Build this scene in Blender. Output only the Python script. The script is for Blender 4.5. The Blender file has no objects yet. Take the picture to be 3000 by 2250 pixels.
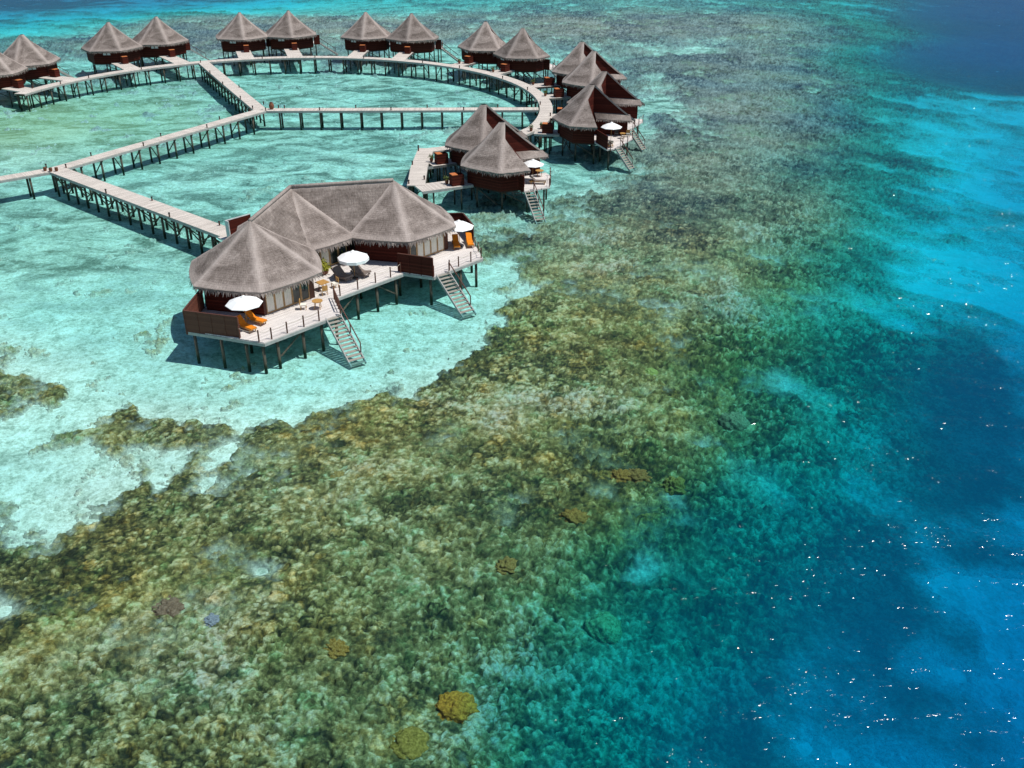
import bpy, math, random
import numpy as np
from mathutils import Vector
random.seed(7); RNG = np.random.default_rng(11)
SC = bpy.context.scene
COL = SC.collection
R_ = math.radians
SUN_EL, SUN_AZ = 64.0, -8.0          # azimuth measured from +X towards +Y
DECK = 2.4

# ------------------------------------------------------------------ materials
class NT:
    def __init__(s, name, diff_rough=0.9, spec=0.2):
        s.m = bpy.data.materials.new(name); s.m.use_nodes = True
        s.t = s.m.node_tree; s.b = s.t.nodes['Principled BSDF']
        s.out = s.t.nodes['Material Output']
        s.b.inputs['Roughness'].default_value = diff_rough
        s.b.inputs['Specular IOR Level'].default_value = spec
    def n(s, typ, **kw):
        nd = s.t.nodes.new(typ)
        for k, v in kw.items():
            if k[0] == '_': setattr(nd, k[1:], v)
            else: nd.inputs[k.replace('_', ' ')].default_value = v
        return nd
    def l(s, a, b): s.t.links.new(a, b)
    def coord(s, kind='Object', scale=(1, 1, 1), rot=(0, 0, 0)):
        c = s.n('ShaderNodeTexCoord'); mp = s.n('ShaderNodeMapping')
        mp.inputs['Scale'].default_value = scale; mp.inputs['Rotation'].default_value = rot
        s.l(c.outputs[kind], mp.inputs['Vector']); return mp.outputs['Vector']
    def geo(s, scale=(1, 1, 1), rot=(0, 0, 0)):
        c = s.n('ShaderNodeNewGeometry'); mp = s.n('ShaderNodeMapping')
        mp.inputs['Scale'].default_value = scale; mp.inputs['Rotation'].default_value = rot
        s.l(c.outputs['Position'], mp.inputs['Vector']); return mp.outputs['Vector']
    def noise(s, vec, scale, detail=4, rough=.6, dist=0):
        nd = s.n('ShaderNodeTexNoise', Scale=scale, Detail=detail, Roughness=rough, Distortion=dist)
        s.l(vec, nd.inputs['Vector']); return nd.outputs['Fac']
    def ramp(s, fac, stops, interp='LINEAR'):
        r = s.n('ShaderNodeValToRGB'); e = r.color_ramp; e.interpolation = interp
        while len(e.elements) < len(stops): e.elements.new(.5)
        for el, (p, c) in zip(e.elements, stops):
            el.position = p
            el.color = (c, c, c, 1) if isinstance(c, (int, float)) else (*c, 1)
        s.l(fac, r.inputs['Fac']); return r.outputs['Color']
    def mix(s, fac, a, b, mode='MIX'):
        m = s.n('ShaderNodeMix', _data_type='RGBA', _blend_type=mode)
        for sock, val in ((m.inputs[0], fac), (m.inputs[6], a), (m.inputs[7], b)):
            if isinstance(val, (int, float)): sock.default_value = val
            elif isinstance(val, tuple): sock.default_value = (*val, 1)
            else: s.l(val, sock)
        return m.outputs[2]
    def math(s, op, a, b=None):
        m = s.n('ShaderNodeMath', _operation=op)
        for sock, val in zip(m.inputs, (a, b)):
            if val is None: continue
            if isinstance(val, (int, float)): sock.default_value = val
            else: s.l(val, sock)
        return m.outputs[0]
    def bump(s, h, dist=.02, strength=1):
        b = s.n('ShaderNodeBump', Strength=strength, Distance=dist); s.l(h, b.inputs['Height'])
        s.l(b.outputs['Normal'], s.b.inputs['Normal']); return b
    def base(s, c):
        if isinstance(c, tuple): s.b.inputs['Base Color'].default_value = (*c, 1)
        else: s.l(c, s.b.inputs['Base Color'])

def m_thatch(name, dark, mid, light):
    s = NT(name, .95, .1)
    uv = s.n('ShaderNodeUVMap'); at = s.n('ShaderNodeAttribute', _attribute_name='wear')
    def mp(sc):
        q = s.n('ShaderNodeMapping'); q.inputs['Scale'].default_value = sc; s.l(uv.outputs['UV'], q.inputs['Vector']); return q.outputs['Vector']
    oi = s.n('ShaderNodeObjectInfo')
    strand = s.noise(mp((15, 1.5, 1)), 1, 5, .75)
    blot = s.noise(mp((.45, .6, 1)), 1, 5, .65, .6)
    band = s.noise(mp((2.4, 4.2, 1)), 1, 5, .7)
    w = s.n('ShaderNodeTexWave', Scale=1.0, Distortion=1.6, Detail=2, _wave_type='BANDS', _bands_direction='Y', _wave_profile='SAW')
    s.l(mp((.25, 1.15, 1)), w.inputs['Vector'])
    course = w.outputs['Fac']
    a = s.math('ADD', s.math('MULTIPLY', strand, .52), s.math('MULTIPLY', band, .26))
    a = s.math('ADD', a, s.math('MULTIPLY', course, .04))
    a = s.math('ADD', a, s.math('MULTIPLY', blot, .50))
    c = s.ramp(a, [(.50, dark), (.68, mid), (.86, light)])
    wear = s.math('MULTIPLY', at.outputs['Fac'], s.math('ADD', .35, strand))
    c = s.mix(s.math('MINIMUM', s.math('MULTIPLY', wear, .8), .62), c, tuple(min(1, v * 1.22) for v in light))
    rnd = s.math('ADD', .86, s.math('MULTIPLY', oi.outputs['Random'], .32))
    vm = s.n('ShaderNodeVectorMath', _operation='SCALE'); s.l(c, vm.inputs[0]); s.l(rnd, vm.inputs['Scale'])
    s.base(vm.outputs[0])
    h = s.math('ADD', s.math('MULTIPLY', course, .28), s.math('ADD', s.math('MULTIPLY', strand, .45), s.math('MULTIPLY', band, .5)))
    s.bump(h, .09, .8)
    return s.m

def m_wood(name, c0, c1, plank=.16, axis='Z', rough=.7, gap=.4, spec=.25):
    """timber boarding: one board every `plank` metres along the chosen axis (uses object coords)"""
    s = NT(name, rough, spec)
    vec = s.coord('Object')
    sep = s.n('ShaderNodeSeparateXYZ'); s.l(vec, sep.inputs[0])
    u = s.math('DIVIDE', sep.outputs[axis], plank)
    fr = s.math('FRACT', u); idn = s.math('FLOOR', u)
    wn = s.n('ShaderNodeTexWhiteNoise', _noise_dimensions='1D'); s.l(idn, wn.inputs['W'])
    grain = s.noise(s.coord('Object', (1.3, 1.3, 9) if axis == 'Z' else (6, 6, 2)), 1.6, 4, .65, .3)
    f = s.math('ADD', s.math('MULTIPLY', wn.outputs['Value'], .5), s.math('MULTIPLY', grain, .6))
    c = s.ramp(f, [(.2, c0), (.85, c1)])
    edge = s.math('LESS_THAN', s.math('ABSOLUTE', s.math('SUBTRACT', fr, .5)), .46)
    c = s.mix(edge, tuple(v * gap for v in c0), c)
    s.base(c); s.bump(s.math('ADD', edge, s.math('MULTIPLY', grain, .3)), .012, .6)
    return s.m

def m_deck(name, c0, c1, uv=True, plank=.15):
    s = NT(name, .85, .15)
    u_ = s.n('ShaderNodeUVMap'); sep = s.n('ShaderNodeSeparateXYZ'); s.l(u_.outputs['UV'], sep.inputs[0])
    v = s.math('DIVIDE', sep.outputs['Y'], plank)
    fr = s.math('FRACT', v); idn = s.math('FLOOR', v)
    wn = s.n('ShaderNodeTexWhiteNoise', _noise_dimensions='1D'); s.l(idn, wn.inputs['W'])
    g = s.noise(s.geo(), .5, 5, .65, .3); g2 = s.noise(s.geo(), 5, 3, .6)
    f = s.math('ADD', s.math('MULTIPLY', wn.outputs['Value'], .35), s.math('ADD', s.math('MULTIPLY', g, .6), s.math('MULTIPLY', g2, .25)))
    c = s.ramp(f, [(.3, c0), (.8, c1)])
    edge = s.math('LESS_THAN', s.math('ABSOLUTE', s.math('SUBTRACT', fr, .5)), .46)
    c = s.mix(edge, tuple(x * .35 for x in c0), c)
    s.base(c); s.bump(edge, .012, .5)
    return s.m

def m_plain(name, c, rough=.6, spec=.3, var=.25, scale=3.0, metal=0):
    s = NT(name, rough, spec); g = s.noise(s.coord('Object'), scale, 5, .65)
    s.base(s.ramp(g, [(.3, tuple(v * (1 - var) for v in c)), (.7, tuple(min(1, v * (1 + var * .6)) for v in c))]))
    s.bump(g, .01, .4); s.b.inputs['Metallic'].default_value = metal
    return s.m

def m_pile():
    s = NT('weathered_pile_wood', .85, .2)
    c = s.n('ShaderNodeNewGeometry'); sep = s.n('ShaderNodeSeparateXYZ'); s.l(c.outputs['Position'], sep.inputs[0])
    g = s.noise(s.geo((3, 3, .6)), 2, 4, .6)
    col = s.ramp(g, [(.3, (.045, .042, .034)), (.7, (.13, .115, .085))])
    wet = s.ramp(s.math('ADD', sep.outputs['Z'], s.math('MULTIPLY', g, .35)), [(.30, 1.0), (.62, 0.0)])
    col = s.mix(wet, col, (.022, .03, .016))
    s.base(col); s.bump(g, .02, .6); return s.m

def m_glass():
    s = NT('dark_window_glass', .05, .5); g = s.noise(s.coord('Object'), 1.2, 2)
    s.base(s.ramp(g, [(.35, (.012, .018, .018)), (.7, (.05, .065, .06))])); return s.m

THATCH = m_thatch('palm_thatch', (.064, .050, .044), (.20, .166, .148), (.39, .336, .308))
WALL = m_wood('dark_red_boarding', (.046, .009, .0065), (.105, .022, .0145), .17, spec=.08)
WALLIN = m_wood('orange_lit_timber', (.42, .13, .04), (.62, .20, .06), .14)  # bright orange of a sunlit inner face, put into the timber colour
SCREEN = m_wood('slatted_brown_timber', (.10, .034, .022), (.17, .062, .040), .09)
REDWOOD = m_plain('red_brown_hardwood', (.10, .035, .022), .6)
DECKW = m_deck('bleached_deck_boards', (.50, .455, .43), (.74, .69, .655))
JETW = m_deck('walkway_boards', (.43, .385, .345), (.66, .60, .54))
BEAM = m_plain('grey_edge_beam', (.36, .36, .345), .8)
PILE = m_pile()
GLASS = m_glass()
FRAME = m_plain('oak_door_frame', (.46, .28, .13), .55)
CURT = m_plain('cream_curtain', (.82, .77, .66), .9, .1, .12, 6)
WHITE = m_plain('white_canvas', (.86, .86, .85), .85, .1, .03, 2)
ORANGE = m_plain('orange_cushion', (.72, .22, .015), .8, .15, .12, 4)
TAUPE = m_plain('taupe_woven_cushion', (.20, .16, .14), .85, .15, .3, 8)
TEAK = m_plain('honey_teak', (.46, .25, .075), .55, .3, .25, 5)
DARKM = m_plain('dark_metal', (.03, .028, .027), .5, .4, .2)
ROPE = m_plain('pale_rope', (.52, .46, .38), .9, .1, .2, 20)
CLAY = m_plain('brown_clay', (.20, .075, .038), .7, .3, .3, 4)
LEAF = m_plain('yellow_green_leaf', (.30, .30, .03), .6, .3, .5, 3)
LEAFD = m_plain('mid_green_leaf', (.09, .13, .02), .6, .3, .5, 3)
STEP = m_plain('pale_step_board', (.31, .29, .25), .85, .1, .25, 5)
STEEL = m_plain('dull_white_frame', (.55, .55, .55), .5)

# ------------------------------------------------------------------ mesh builder
class MB:
    def __init__(s): s.v = []; s.f = []; s.uv = []; s.m = []; s.wear = []
    def add(s, vs, fs, uvs=None, m=0, wear=None):
        o = len(s.v); s.v += [tuple(map(float, p)) for p in vs]
        s.wear += list(wear) if wear is not None else [0.0] * len(vs)
        for f in fs:
            s.f.append(tuple(o + i for i in f)); s.m.append(m)
            s.uv.append([tuple(uvs[i]) for i in f] if uvs is not None else [tuple(vs[i][:2]) for i in f])
        return s
    def box(s, x0, x1, y0, y1, z0, z1, m=0):
        v = [(x, y, z) for z in (z0, z1) for y in (y0, y1) for x in (x0, x1)]
        return s.add(v, [(0, 2, 3, 1), (4, 5, 7, 6), (0, 1, 5, 4), (2, 6, 7, 3), (0, 4, 6, 2), (1, 3, 7, 5)], m=m)
    def beam(s, p, q, w, h, m=0):
        """square bar between p and q, w across, h in the other direction; top edge centred on the line"""
        p, q = Vector(p), Vector(q); d = (q - p).normalized()
        up = Vector((0, 0, 1)) if abs(d.z) < .95 else Vector((1, 0, 0))
        sx = d.cross(up).normalized() * w / 2; sz = sx.cross(d).normalized() * h / 2
        L = (q - p).length
        v = [a + i * sx + j * sz for a in (p, q) for i, j in ((-1, -1), (1, -1), (1, 1), (-1, 1))]
        uv = [(i * w / 2, b) for b in (0, L) for i, j in ((-1, -1), (1, -1), (1, 1), (-1, 1))]
        return s.add(v, [(0, 3, 2, 1), (4, 5, 6, 7), (0, 1, 5, 4), (1, 2, 6, 5), (2, 3, 7, 6), (3, 0, 4, 7)], uv, m)
    def tube(s, pts, r, n=7, m=0, r2=None, cap=True):
        P = [Vector(p) for p in pts]; k = len(P); vs = []; fs = []
        for i, p in enumerate(P):
            d = (P[min(i + 1, k - 1)] - P[max(i - 1, 0)]).normalized()
            up = Vector((0, 0, 1)) if abs(d.z) < .9 else Vector((1, 0, 0))
            a = d.cross(up).normalized(); b = a.cross(d)
            rr = r if r2 is None else r + (r2 - r) * i / max(k - 1, 1)
            vs += [p + (a * math.cos(2 * math.pi * j / n) + b * math.sin(2 * math.pi * j / n)) * rr for j in range(n)]
        for i in range(k - 1):
            for j in range(n):
                fs.append((i * n + j, i * n + (j + 1) % n, (i + 1) * n + (j + 1) % n, (i + 1) * n + j))
        if cap: fs += [tuple(range(n))[::-1], tuple(range((k - 1) * n, k * n))]
        return s.add(vs, fs, m=m)
    def prism(s, poly, z0, z1, m=0, uvrot=0):
        n = len(poly); c, sn = math.cos(uvrot), math.sin(uvrot)
        v = [(x, y, z0) for x, y in poly] + [(x, y, z1) for x, y in poly]
        uv = [(x * c + y * sn, -x * sn + y * c) for x, y in poly] * 2
        return s.add(v, [tuple(range(n))[::-1], tuple(range(n, 2 * n))] + [(i, (i + 1) % n, n + (i + 1) % n, n + i) for i in range(n)], uv, m)
    def lathe(s, prof, c=(0, 0, 0), n=12, m=0, star=0):
        vs = []; fs = []
        for r, z in prof:
            for j in range(n):
                a = 2 * math.pi * j / n
                vs.append((c[0] + r * math.cos(a), c[1] + r * math.sin(a), c[2] + z))
        for i in range(len(prof) - 1):
            for j in range(n): fs.append((i * n + j, i * n + (j + 1) % n, (i + 1) * n + (j + 1) % n, (i + 1) * n + j))
        fs += [tuple(range(n))[::-1], tuple(range((len(prof) - 1) * n, len(prof) * n))]
        return s.add(vs, fs, m=m)
    def build(s, name, mats, parent=None, smooth=False, loc=None):
        me = bpy.data.meshes.new(name); me.from_pydata(s.v, [], s.f); me.update()
        ul = me.uv_layers.new(name='UVMap')
        ul.data.foreach_set('uv', np.array([c for f in s.uv for c in f], np.float32).ravel())
        if any(s.wear):
            a = me.attributes.new('wear', 'FLOAT', 'POINT'); a.data.foreach_set('value', np.array(s.wear, np.float32))
        for m in (mats if isinstance(mats, (list, tuple)) else [mats]): me.materials.append(m)
        me.polygons.foreach_set('material_index', s.m)
        if smooth: me.polygons.foreach_set('use_smooth', [True] * len(s.f))
        o = bpy.data.objects.new(name, me); COL.objects.link(o)
        if parent: o.parent = parent
        if loc is not None: o.location = loc
        return o

def tag(o, label=None, cat=None, group=None, kind=None):
    if label: o['label'] = label
    if cat: o['category'] = cat
    if group: o['group'] = group
    if kind: o['kind'] = kind
    return o
def thing(name, label, cat, loc=(0, 0, 0), rz=0, group=None):
    o = bpy.data.objects.new(name, None); COL.objects.link(o); o.empty_display_size = .3
    o.location = loc; o.rotation_euler = (0, 0, rz); return tag(o, label, cat, group)
def dup(root, loc, rz, label=None, group=None, skip=()):
    def cp(o, par):
        c = o.copy(); COL.objects.link(c); c.parent = par
        for ch in o.children:
            if ch.name.split('.')[0] not in skip: cp(ch, c)
        return c
    r = root.copy(); COL.objects.link(r); r.location = loc; r.rotation_euler = (0, 0, rz)
    if label: r['label'] = label
    if group: r['group'] = group
    for ch in root.children:
        if ch.name.split('.')[0] not in skip: cp(ch, r)
    return r
# ------------------------------------------------------------------ the lie of the sea bed
# surveyed spots of the lagoon: x, y (m), depth (m), coral cover (0..1)
SPOTS = np.array([[float(q) for q in r.split()] for r in """-205.7 326.2 9 0.3;-150.1 233.5 4 0.2;-97.5 145.1 1.1 0;-65 90 1 0;-48.6 62.4 0.8 0;-38.7 45.8 0.9 0.8;-32.3 35 1 0.95;-29.1 29.5 1 0.95;-169.4 341.7 12 0.6;-145 338.4 11 0.5;-104.5 330.2 8.5 0.2;-72.3 318.8 6 0.1;-42.8 312.3 4 0.1;-14.6 307.8 2.2 0.35;12.9 306.3 1.6 0.6;40.3 306 1.5 0.6;68 307 1.9 0.5;96.5 310.3 3.2 0.5;116.3 318.8 6 0.6;141.8 335.1 10 0.9;171 345 13 1;-141.8 283.6 7 0.2;-115.6 252.8 3.4 0.3;-98 226.5 1.3 0.75;-105.4 222 1.3 0.6;-115.6 300.1 6.5 0.1;-77.6 253.2 1.1 0.75;-69.7 225.4 0.9 0.8;-88.4 225.7 1 0.75;-83.8 236.9 1.1 0.6;-57 228.5 0.9 0.7;-49.3 231.8 0.95 0.7;-28.5 245.2 0.9 0.75;-20.2 252.7 0.95 0.8;-62.7 253.2 1.1 0.7;-74.6 304.1 5 0.05;-47.9 260.6 1 0.75;-50.8 292.5 2.2 0.1;-32.8 296.9 2 0.2;-12.6 262 1 0.6;10.8 252.6 0.9 0.85;27.2 245.2 0.9 0.85;24.7 220.5 0.9 0.6;45.2 252.9 1 0.85;40.3 223.5 0.9 0.35;62.5 253.4 1.2 0.85;70.5 240.5 1.7 0.8;84.6 250.4 2.2 0.8;95.9 256 5 0.8;118.1 275.3 11 1;143.7 286 15 1;30.4 203.4 1 0.9;18.3 204.5 1 0.5;25.4 185.6 0.9 0.6;25.3 171.6 0.9 0.15;32.6 176.7 1 0.95;47.5 208.8 1.1 0.95;37.2 159.1 1.1 0.95;25.8 158.9 1 0.7;53.1 185.7 1.4 0.9;60.2 186.5 1.75 0.85;67.2 189 2.5 0.8;75 196.1 4.2 0.85;86.8 209.1 9.5 1;102 221.5 13 1;109.8 213.3 14 1;74.6 173.1 6 0.35;76.8 166.7 5.5 0;81.4 162.8 6 0;81 153.2 6.5 0;66.9 147.8 5.2 0;69 141 5.8 0;72 133.7 7 0;57.9 130.2 5 0.1;59.5 121.4 6 0.1;63.6 115.7 7 0.1;58.4 142.1 5 0.6;49.3 121.8 5 0.75;53.6 142.4 3 0.75;44.8 123.1 2.2 0.8;46.7 145 1.6 0.9;41.1 144.7 1.4 0.95;49.9 112 5.8 0.5;50.6 102.8 6 0.2;44.4 97.5 5.2 0.05;46 91.6 5.6 0;47.1 85.4 6.2 0;53.3 93.4 7 0;47 79.5 8 0.05;41.9 98.9 5.2 0.5;39.1 89.7 5 0.15;41.7 86.7 5.4 0.05;42.9 79.6 6.5 0.05;43.4 71.5 9 0.1;41.6 104 4.4 0.8;38.3 102.3 2.4 0.78;40.5 82.1 6.5 0.7;36.6 82.5 5.5 0.8;40.3 77 7.5 0.9;36 74.7 7 0.95;40.4 73.3 8 0.7;41.9 72 8.5 0.2;31.8 77.1 5 0.85;29.5 80.8 3.2 0.7;25.8 68.1 4 0.75;29.4 67.2 6 0.85;34.3 68 7.5 0.95;36.6 65.9 8.5 0.9;36.8 62.2 9 0.85;39.7 63.4 10 0.5;37.4 58.4 10 0.7;34.2 57.9 9 0.8;24.6 61.4 4.8 0.85;21.1 60 3.2 0.75;25.1 59.6 5.5 0.5;26.2 59.1 6 0.1;27.1 57.2 6.6 0;27.8 55.3 7 0;28.6 54 7.4 0;30 51.9 8 0;31.7 51.2 8.6 0.05;33.7 50.7 9.6 0.05;30.3 59.2 7.5 0.8;31.6 57.3 8 0.85;34.9 53.2 9.6 0.2;20.7 54.9 5 0.8;23.6 55.6 6 0.85;24.4 53 6.8 0.95;25.1 50.3 7.3 0.95;22.3 49.2 7 1;20.5 51.3 6 0.85;23.3 45.8 7.8 1;20.5 45 7.4 1;18.3 46.5 6.5 0.9;17.6 42.8 7 0.9;20.8 42.3 8 0.9;26.9 51.1 7.6 0.15;26 46.9 8.4 0.05;24.4 44.1 8.6 0.1;28.6 46.8 9 0.03;30.6 44.5 10.5 0.05;26.3 42.3 9.8 0.1;24.6 39.5 10 0.7;25.8 39 10.5 0.75;25.2 36.9 11 0.4;23.3 40.3 9.4 0.1;28.7 40.1 11.5 0.15;26.8 35.9 12.5 0.25;20.8 36.9 10 0.15;18 35.5 9.8 0.35;18.2 39 8.8 0.2;16.1 41.3 7 0.05;14.9 39.4 7.4 0.05;15.1 36.8 8.2 0.1;14.9 34.1 9 0.2;12.8 36.1 6.8 0.55;12.2 38 6.2 0.85;10.8 35.6 7 0.85;9 33.5 6.5 0.8;7.8 34.8 5.4 0.6;11.9 33.6 7.8 0.6;13.7 41.4 6 0.8;15.2 52.7 3.6 0.8;18 57 3.4 0.8;14.1 48.8 4 0.45;15.2 47.3 4.8 0.8;17.5 52 4.4 0.6;12.7 45.8 4.4 0.85;11.3 48 3.1 0.75;6.6 43.7 2.5 0.3;6.1 44.1 2.5 0.3;7.8 42.9 3.2 0.75;5.1 45.4 1.9 0.85;9.3 46.1 2.8 0.7;9.9 42.2 4.4 0.8;12 42.1 5.2 0.8;7.3 38.9 4.2 0.8;5 40.9 2.8 0.75;3.3 38.3 2.4 0.55;2.2 36.3 2.3 0.6;1 35.1 2.3 0.75;2.1 33.5 3 0.65;-0.1 32.7 2.2 0.8;0.5 31.3 2.6 0.7;4.6 36.1 3.8 0.8;4.3 32.7 4.2 0.8;6.1 32.4 5.2 0.85;2.7 31.5 3.4 0.65;17.3 48.8 5 0.6;8.8 37 4.8 0.85;11.1 38.6 5.4 0.85;-2.3 31.2 1.5 0.8;-4.8 35.1 1.3 0.92;-1.6 36.8 1.6 0.75;-0.1 39.1 1.5 0.85;1.7 43.6 1.4 0.9;4.2 49.2 1.2 0.97;8.9 52.3 1.4 0.95;12.6 56.4 1.7 0.9;13.8 53.7 2.4 0.6;17.6 64.7 1.9 0.9;18.1 60.2 2.4 0.8;21.8 75.3 2 0.9;23.2 69.7 2.6 0.75;27.7 91 1.8 0.85;29.1 85.6 2.4 0.7;35.7 112.1 1.6 0.9;36.2 104.1 1.75 0.85;7.3 69.6 0.85 1;16.3 78.7 1.1 0.95;11.9 62.3 1.1 1;15.2 103.2 1 0.9;8.9 89.4 0.9 0.95;5.9 84.8 0.9 0.95;3.8 76.5 0.8 1;0.6 74.7 0.8 0.97;-0.3 79.9 0.9 0.3;0.6 87.6 0.95 0.12;-0.8 93 0.9 0.1;3.9 90.7 0.95 0.9;2.6 86 0.95 0.85;1.9 82.1 0.9 0.9;1.6 89.9 0.95 0.55;3.7 100.1 0.95 0.85;-1.3 99.3 0.9 0.85;-2.3 101.5 0.9 0.7;-3.8 100.5 0.9 0.2;0.7 105.2 0.95 0.5;7.8 109.6 1 0.75;5.3 113.7 1 0.2;9.3 123.4 1 0.1;7.2 129.9 1 0.05;14 116.8 1 0.85;13.9 127.7 1 0.35;23.7 144 1 0.95;19.6 150.5 1 0.15;20.3 133.8 1 0.75;22.8 164.5 0.9 0.1;23.3 120.7 1 0.95;22.9 103.2 1 0.95;29.2 121 1.2 0.95;22.8 89.7 1.2 0.95;-2.9 70.3 0.7 0.95;-3.9 67.1 0.7 1;-7.3 64.1 0.7 1;-10.5 62 0.7 1;-13.7 60.7 0.7 1;-17 60 0.7 1;-18.6 60 0.7 0.95;-21.5 60.7 0.7 0.92;-24.1 61.4 0.7 0.9;-26.9 62.7 0.7 0.85;-28.5 61.4 0.7 0.9;-30 60 0.7 0.75;-32.1 59.4 0.75 0.5;-25.8 59.4 0.7 0.85;-22.3 58.8 0.7 0.8;-3.4 74.7 0.9 0.1;-6.1 73.3 0.9 0;-8.6 70.8 0.9 0;-10.1 67.6 0.9 0;-14.1 66.8 0.9 0;-16.5 64.5 0.85 0;-19.1 63.4 0.8 0;-20.1 62 0.75 0.1;-22.4 65.3 0.85 0;-25.5 66.1 0.9 0;-28.3 66.8 0.9 0;-30.7 64.5 0.8 0;-32 62.4 0.8 0;-33.9 60.3 0.75 0;-33.8 57.2 0.75 0;-29.4 57.5 0.7 0;-26 56.9 0.7 0.05;-24.7 56.9 0.7 0.1;-22.4 55.8 0.7 0.75;-21.1 56.9 0.7 0.2;-20.2 56 0.7 0.1;-18.6 55.8 0.7 0.9;-29 53.2 0.7 0;-28.2 54.3 0.7 0.1;-29.7 50.6 0.7 0.1;-31.4 51.6 0.75 0.45;-29.7 51.8 0.7 0.3;-33.3 53.8 0.8 0;-31.9 50.2 0.8 0.5;-29.6 46.8 0.75 0.1;-28.1 48.1 0.7 0.25;-30 46 0.8 0.4;-26.3 53.5 0.7 0.9;-27.1 51.4 0.7 0.8;-26.7 48.9 0.7 0.85;-26.8 45.7 0.75 0.9;-28 44.1 0.8 0.95;-29.1 42.9 0.8 0.9;-27.7 40.7 0.75 0.95;-26.3 40.6 0.85 0.95;-26.8 38.4 0.85 0.95;-22.9 48 0.8 0.97;-17.9 50.4 0.75 1;-12.4 53 0.75 1;-6.5 55.8 0.8 1;-0.2 58.9 0.85 1;2.9 53.2 1 1;-2.9 45.9 1 1;-8.2 43.7 0.95 1;-12.6 45.8 0.85 0.97;-14.4 44.3 0.8 0.95;-12.9 43.3 0.9 0.95;-15.7 44.1 0.9 0.95;-13.9 42.1 0.9 0.95;-14.9 46.2 0.85 0.95;-17.7 39.9 0.9 0.97;-22 38.1 0.9 0.97;-22.5 33.4 0.9 0.97;-17.6 32.1 1 0.95;-13.9 35 1 0.95;-9.9 38.2 1.05 0.93;-8.9 32.2 1.2 0.9;-6.4 40 1.1 0.95;-5.1 31.6 1.3 0.85;-38.2 65.6 0.75 0.9;-36.8 65.6 0.75 0.8;-39.7 65.6 0.75 0.9;-35.1 65.9 0.75 0;-40.1 69.8 0.75 0;-36.8 63 0.75 0;-41.8 79 1 0;-33.9 74.3 1 0;-26.6 66.1 0.9 0;-34.9 90 1 0;-44.3 96.5 1 0;-53.6 106.9 1 0;-43.6 117.4 1 0;-32.4 132.2 1 0;-20.2 137 1 0;-25.4 177.7 1 0;-8.8 177.7 1 0;-64.4 170.1 1 0;-71.9 150.2 0.9 0;-75 144.3 0.8 0;-83.4 162.8 0.9 0;-44.8 190.6 1.1 0;-33.6 112 1 0;-11.4 112 1 0;-7.6 96.5 1 0;-14.5 77.1 1 0;-8.6 79 1 0;-4.6 83.2 1 0;-15.3 70 0.95 0;-28.3 84.2 1 0;-23.8 73.5 1 0;6.5 144.8 1 0;-0.6 210.1 1.1 0.1;-14.4 215.2 1 0.25;-39.1 220.9 1 0.55;-61.5 199.6 1 0.1;-87.6 202.7 1.2 0.3;-93.4 205.2 1.2 0.5;-74.9 209.7 1 0.3;-92.4 190.3 1 0.1;219.6 351.5 15 1;213.4 384.8 15 1;171.3 367.4 14 1;141.6 354.4 11 0.95;131.6 202 13 1;90.5 132.7 9 0.2;63.4 86.4 9 0.1;49.7 62.7 11 0.4;40.8 47.3 12 0.1;35 37 14 0.2;28.5 34.3 13 0.2;18.1 32.4 10.5 0.3;8.6 31.1 7 0.7;2 29.9 3.5 0.4;-4.2 29.2 1.5 0.85;-12.4 29 1.1 0.95;-20.6 29 1 0.95""".split(';')])

SPOTS[:, 2] = np.where((SPOTS[:, 3] > .6) & (SPOTS[:, 2] < 1.8), SPOTS[:, 2] * .68, SPOTS[:, 2])
SPOTS[:, 2] = np.where((SPOTS[:, 3] < .2) & (SPOTS[:, 2] < 1.2), SPOTS[:, 2] * .95, SPOTS[:, 2])
SPOTS[:, 2] *= 1 + .32 * np.clip((SPOTS[:, 2] - 5) / 3, 0, 1)

def h2(ix, iy, seed):
    n = (ix.astype(np.int64) * 374761393 + iy.astype(np.int64) * 668265263 + seed * 1274126177) & 0xffffffff
    n = ((n ^ (n >> 13)) * 1274126177) & 0xffffffff
    n = ((n ^ (n >> 16)) * 2246822519) & 0xffffffff
    return ((n ^ (n >> 15)) & 0xffffff) / float(0xffffff)
def vnoise(x, y, seed):
    ix, iy = np.floor(x), np.floor(y); fx, fy = x - ix, y - iy
    fx = fx * fx * (3 - 2 * fx); fy = fy * fy * (3 - 2 * fy)
    a, b, c, d = (h2(ix + i, iy + j, seed) for j in (0, 1) for i in (0, 1))
    return (a * (1 - fx) + b * fx) * (1 - fy) + (c * (1 - fx) + d * fx) * fy
def fbm(x, y, seed, oct=4):
    t = 0; w = .5; tot = 0
    for o in range(oct):
        t = t + w * vnoise(x * 2 ** o + 17.3 * o, y * 2 ** o - 9.1 * o, seed + o); tot += w; w *= .55
    return t / tot
def worley(x, y, seed):
    """nearest jittered cell point: distance (in cells), distance to second nearest, cell ids"""
    ix, iy = np.floor(x), np.floor(y)
    d1 = np.full(x.shape, 9.); d2 = np.full(x.shape, 9.); cx = np.zeros(x.shape); cy = np.zeros(x.shape)
    for i in (-1, 0, 1):
        for j in (-1, 0, 1):
            px, py = ix + i, iy + j
            qx = px + h2(px, py, seed); qy = py + h2(px, py, seed + 5)
            d = np.hypot(x - qx, y - qy); nw = d < d1
            d2 = np.where(nw, d1, np.minimum(d2, d)); d1 = np.where(nw, d, d1)
            cx = np.where(nw, px, cx); cy = np.where(nw, py, cy)
    return d1, d2, cx, cy

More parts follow.
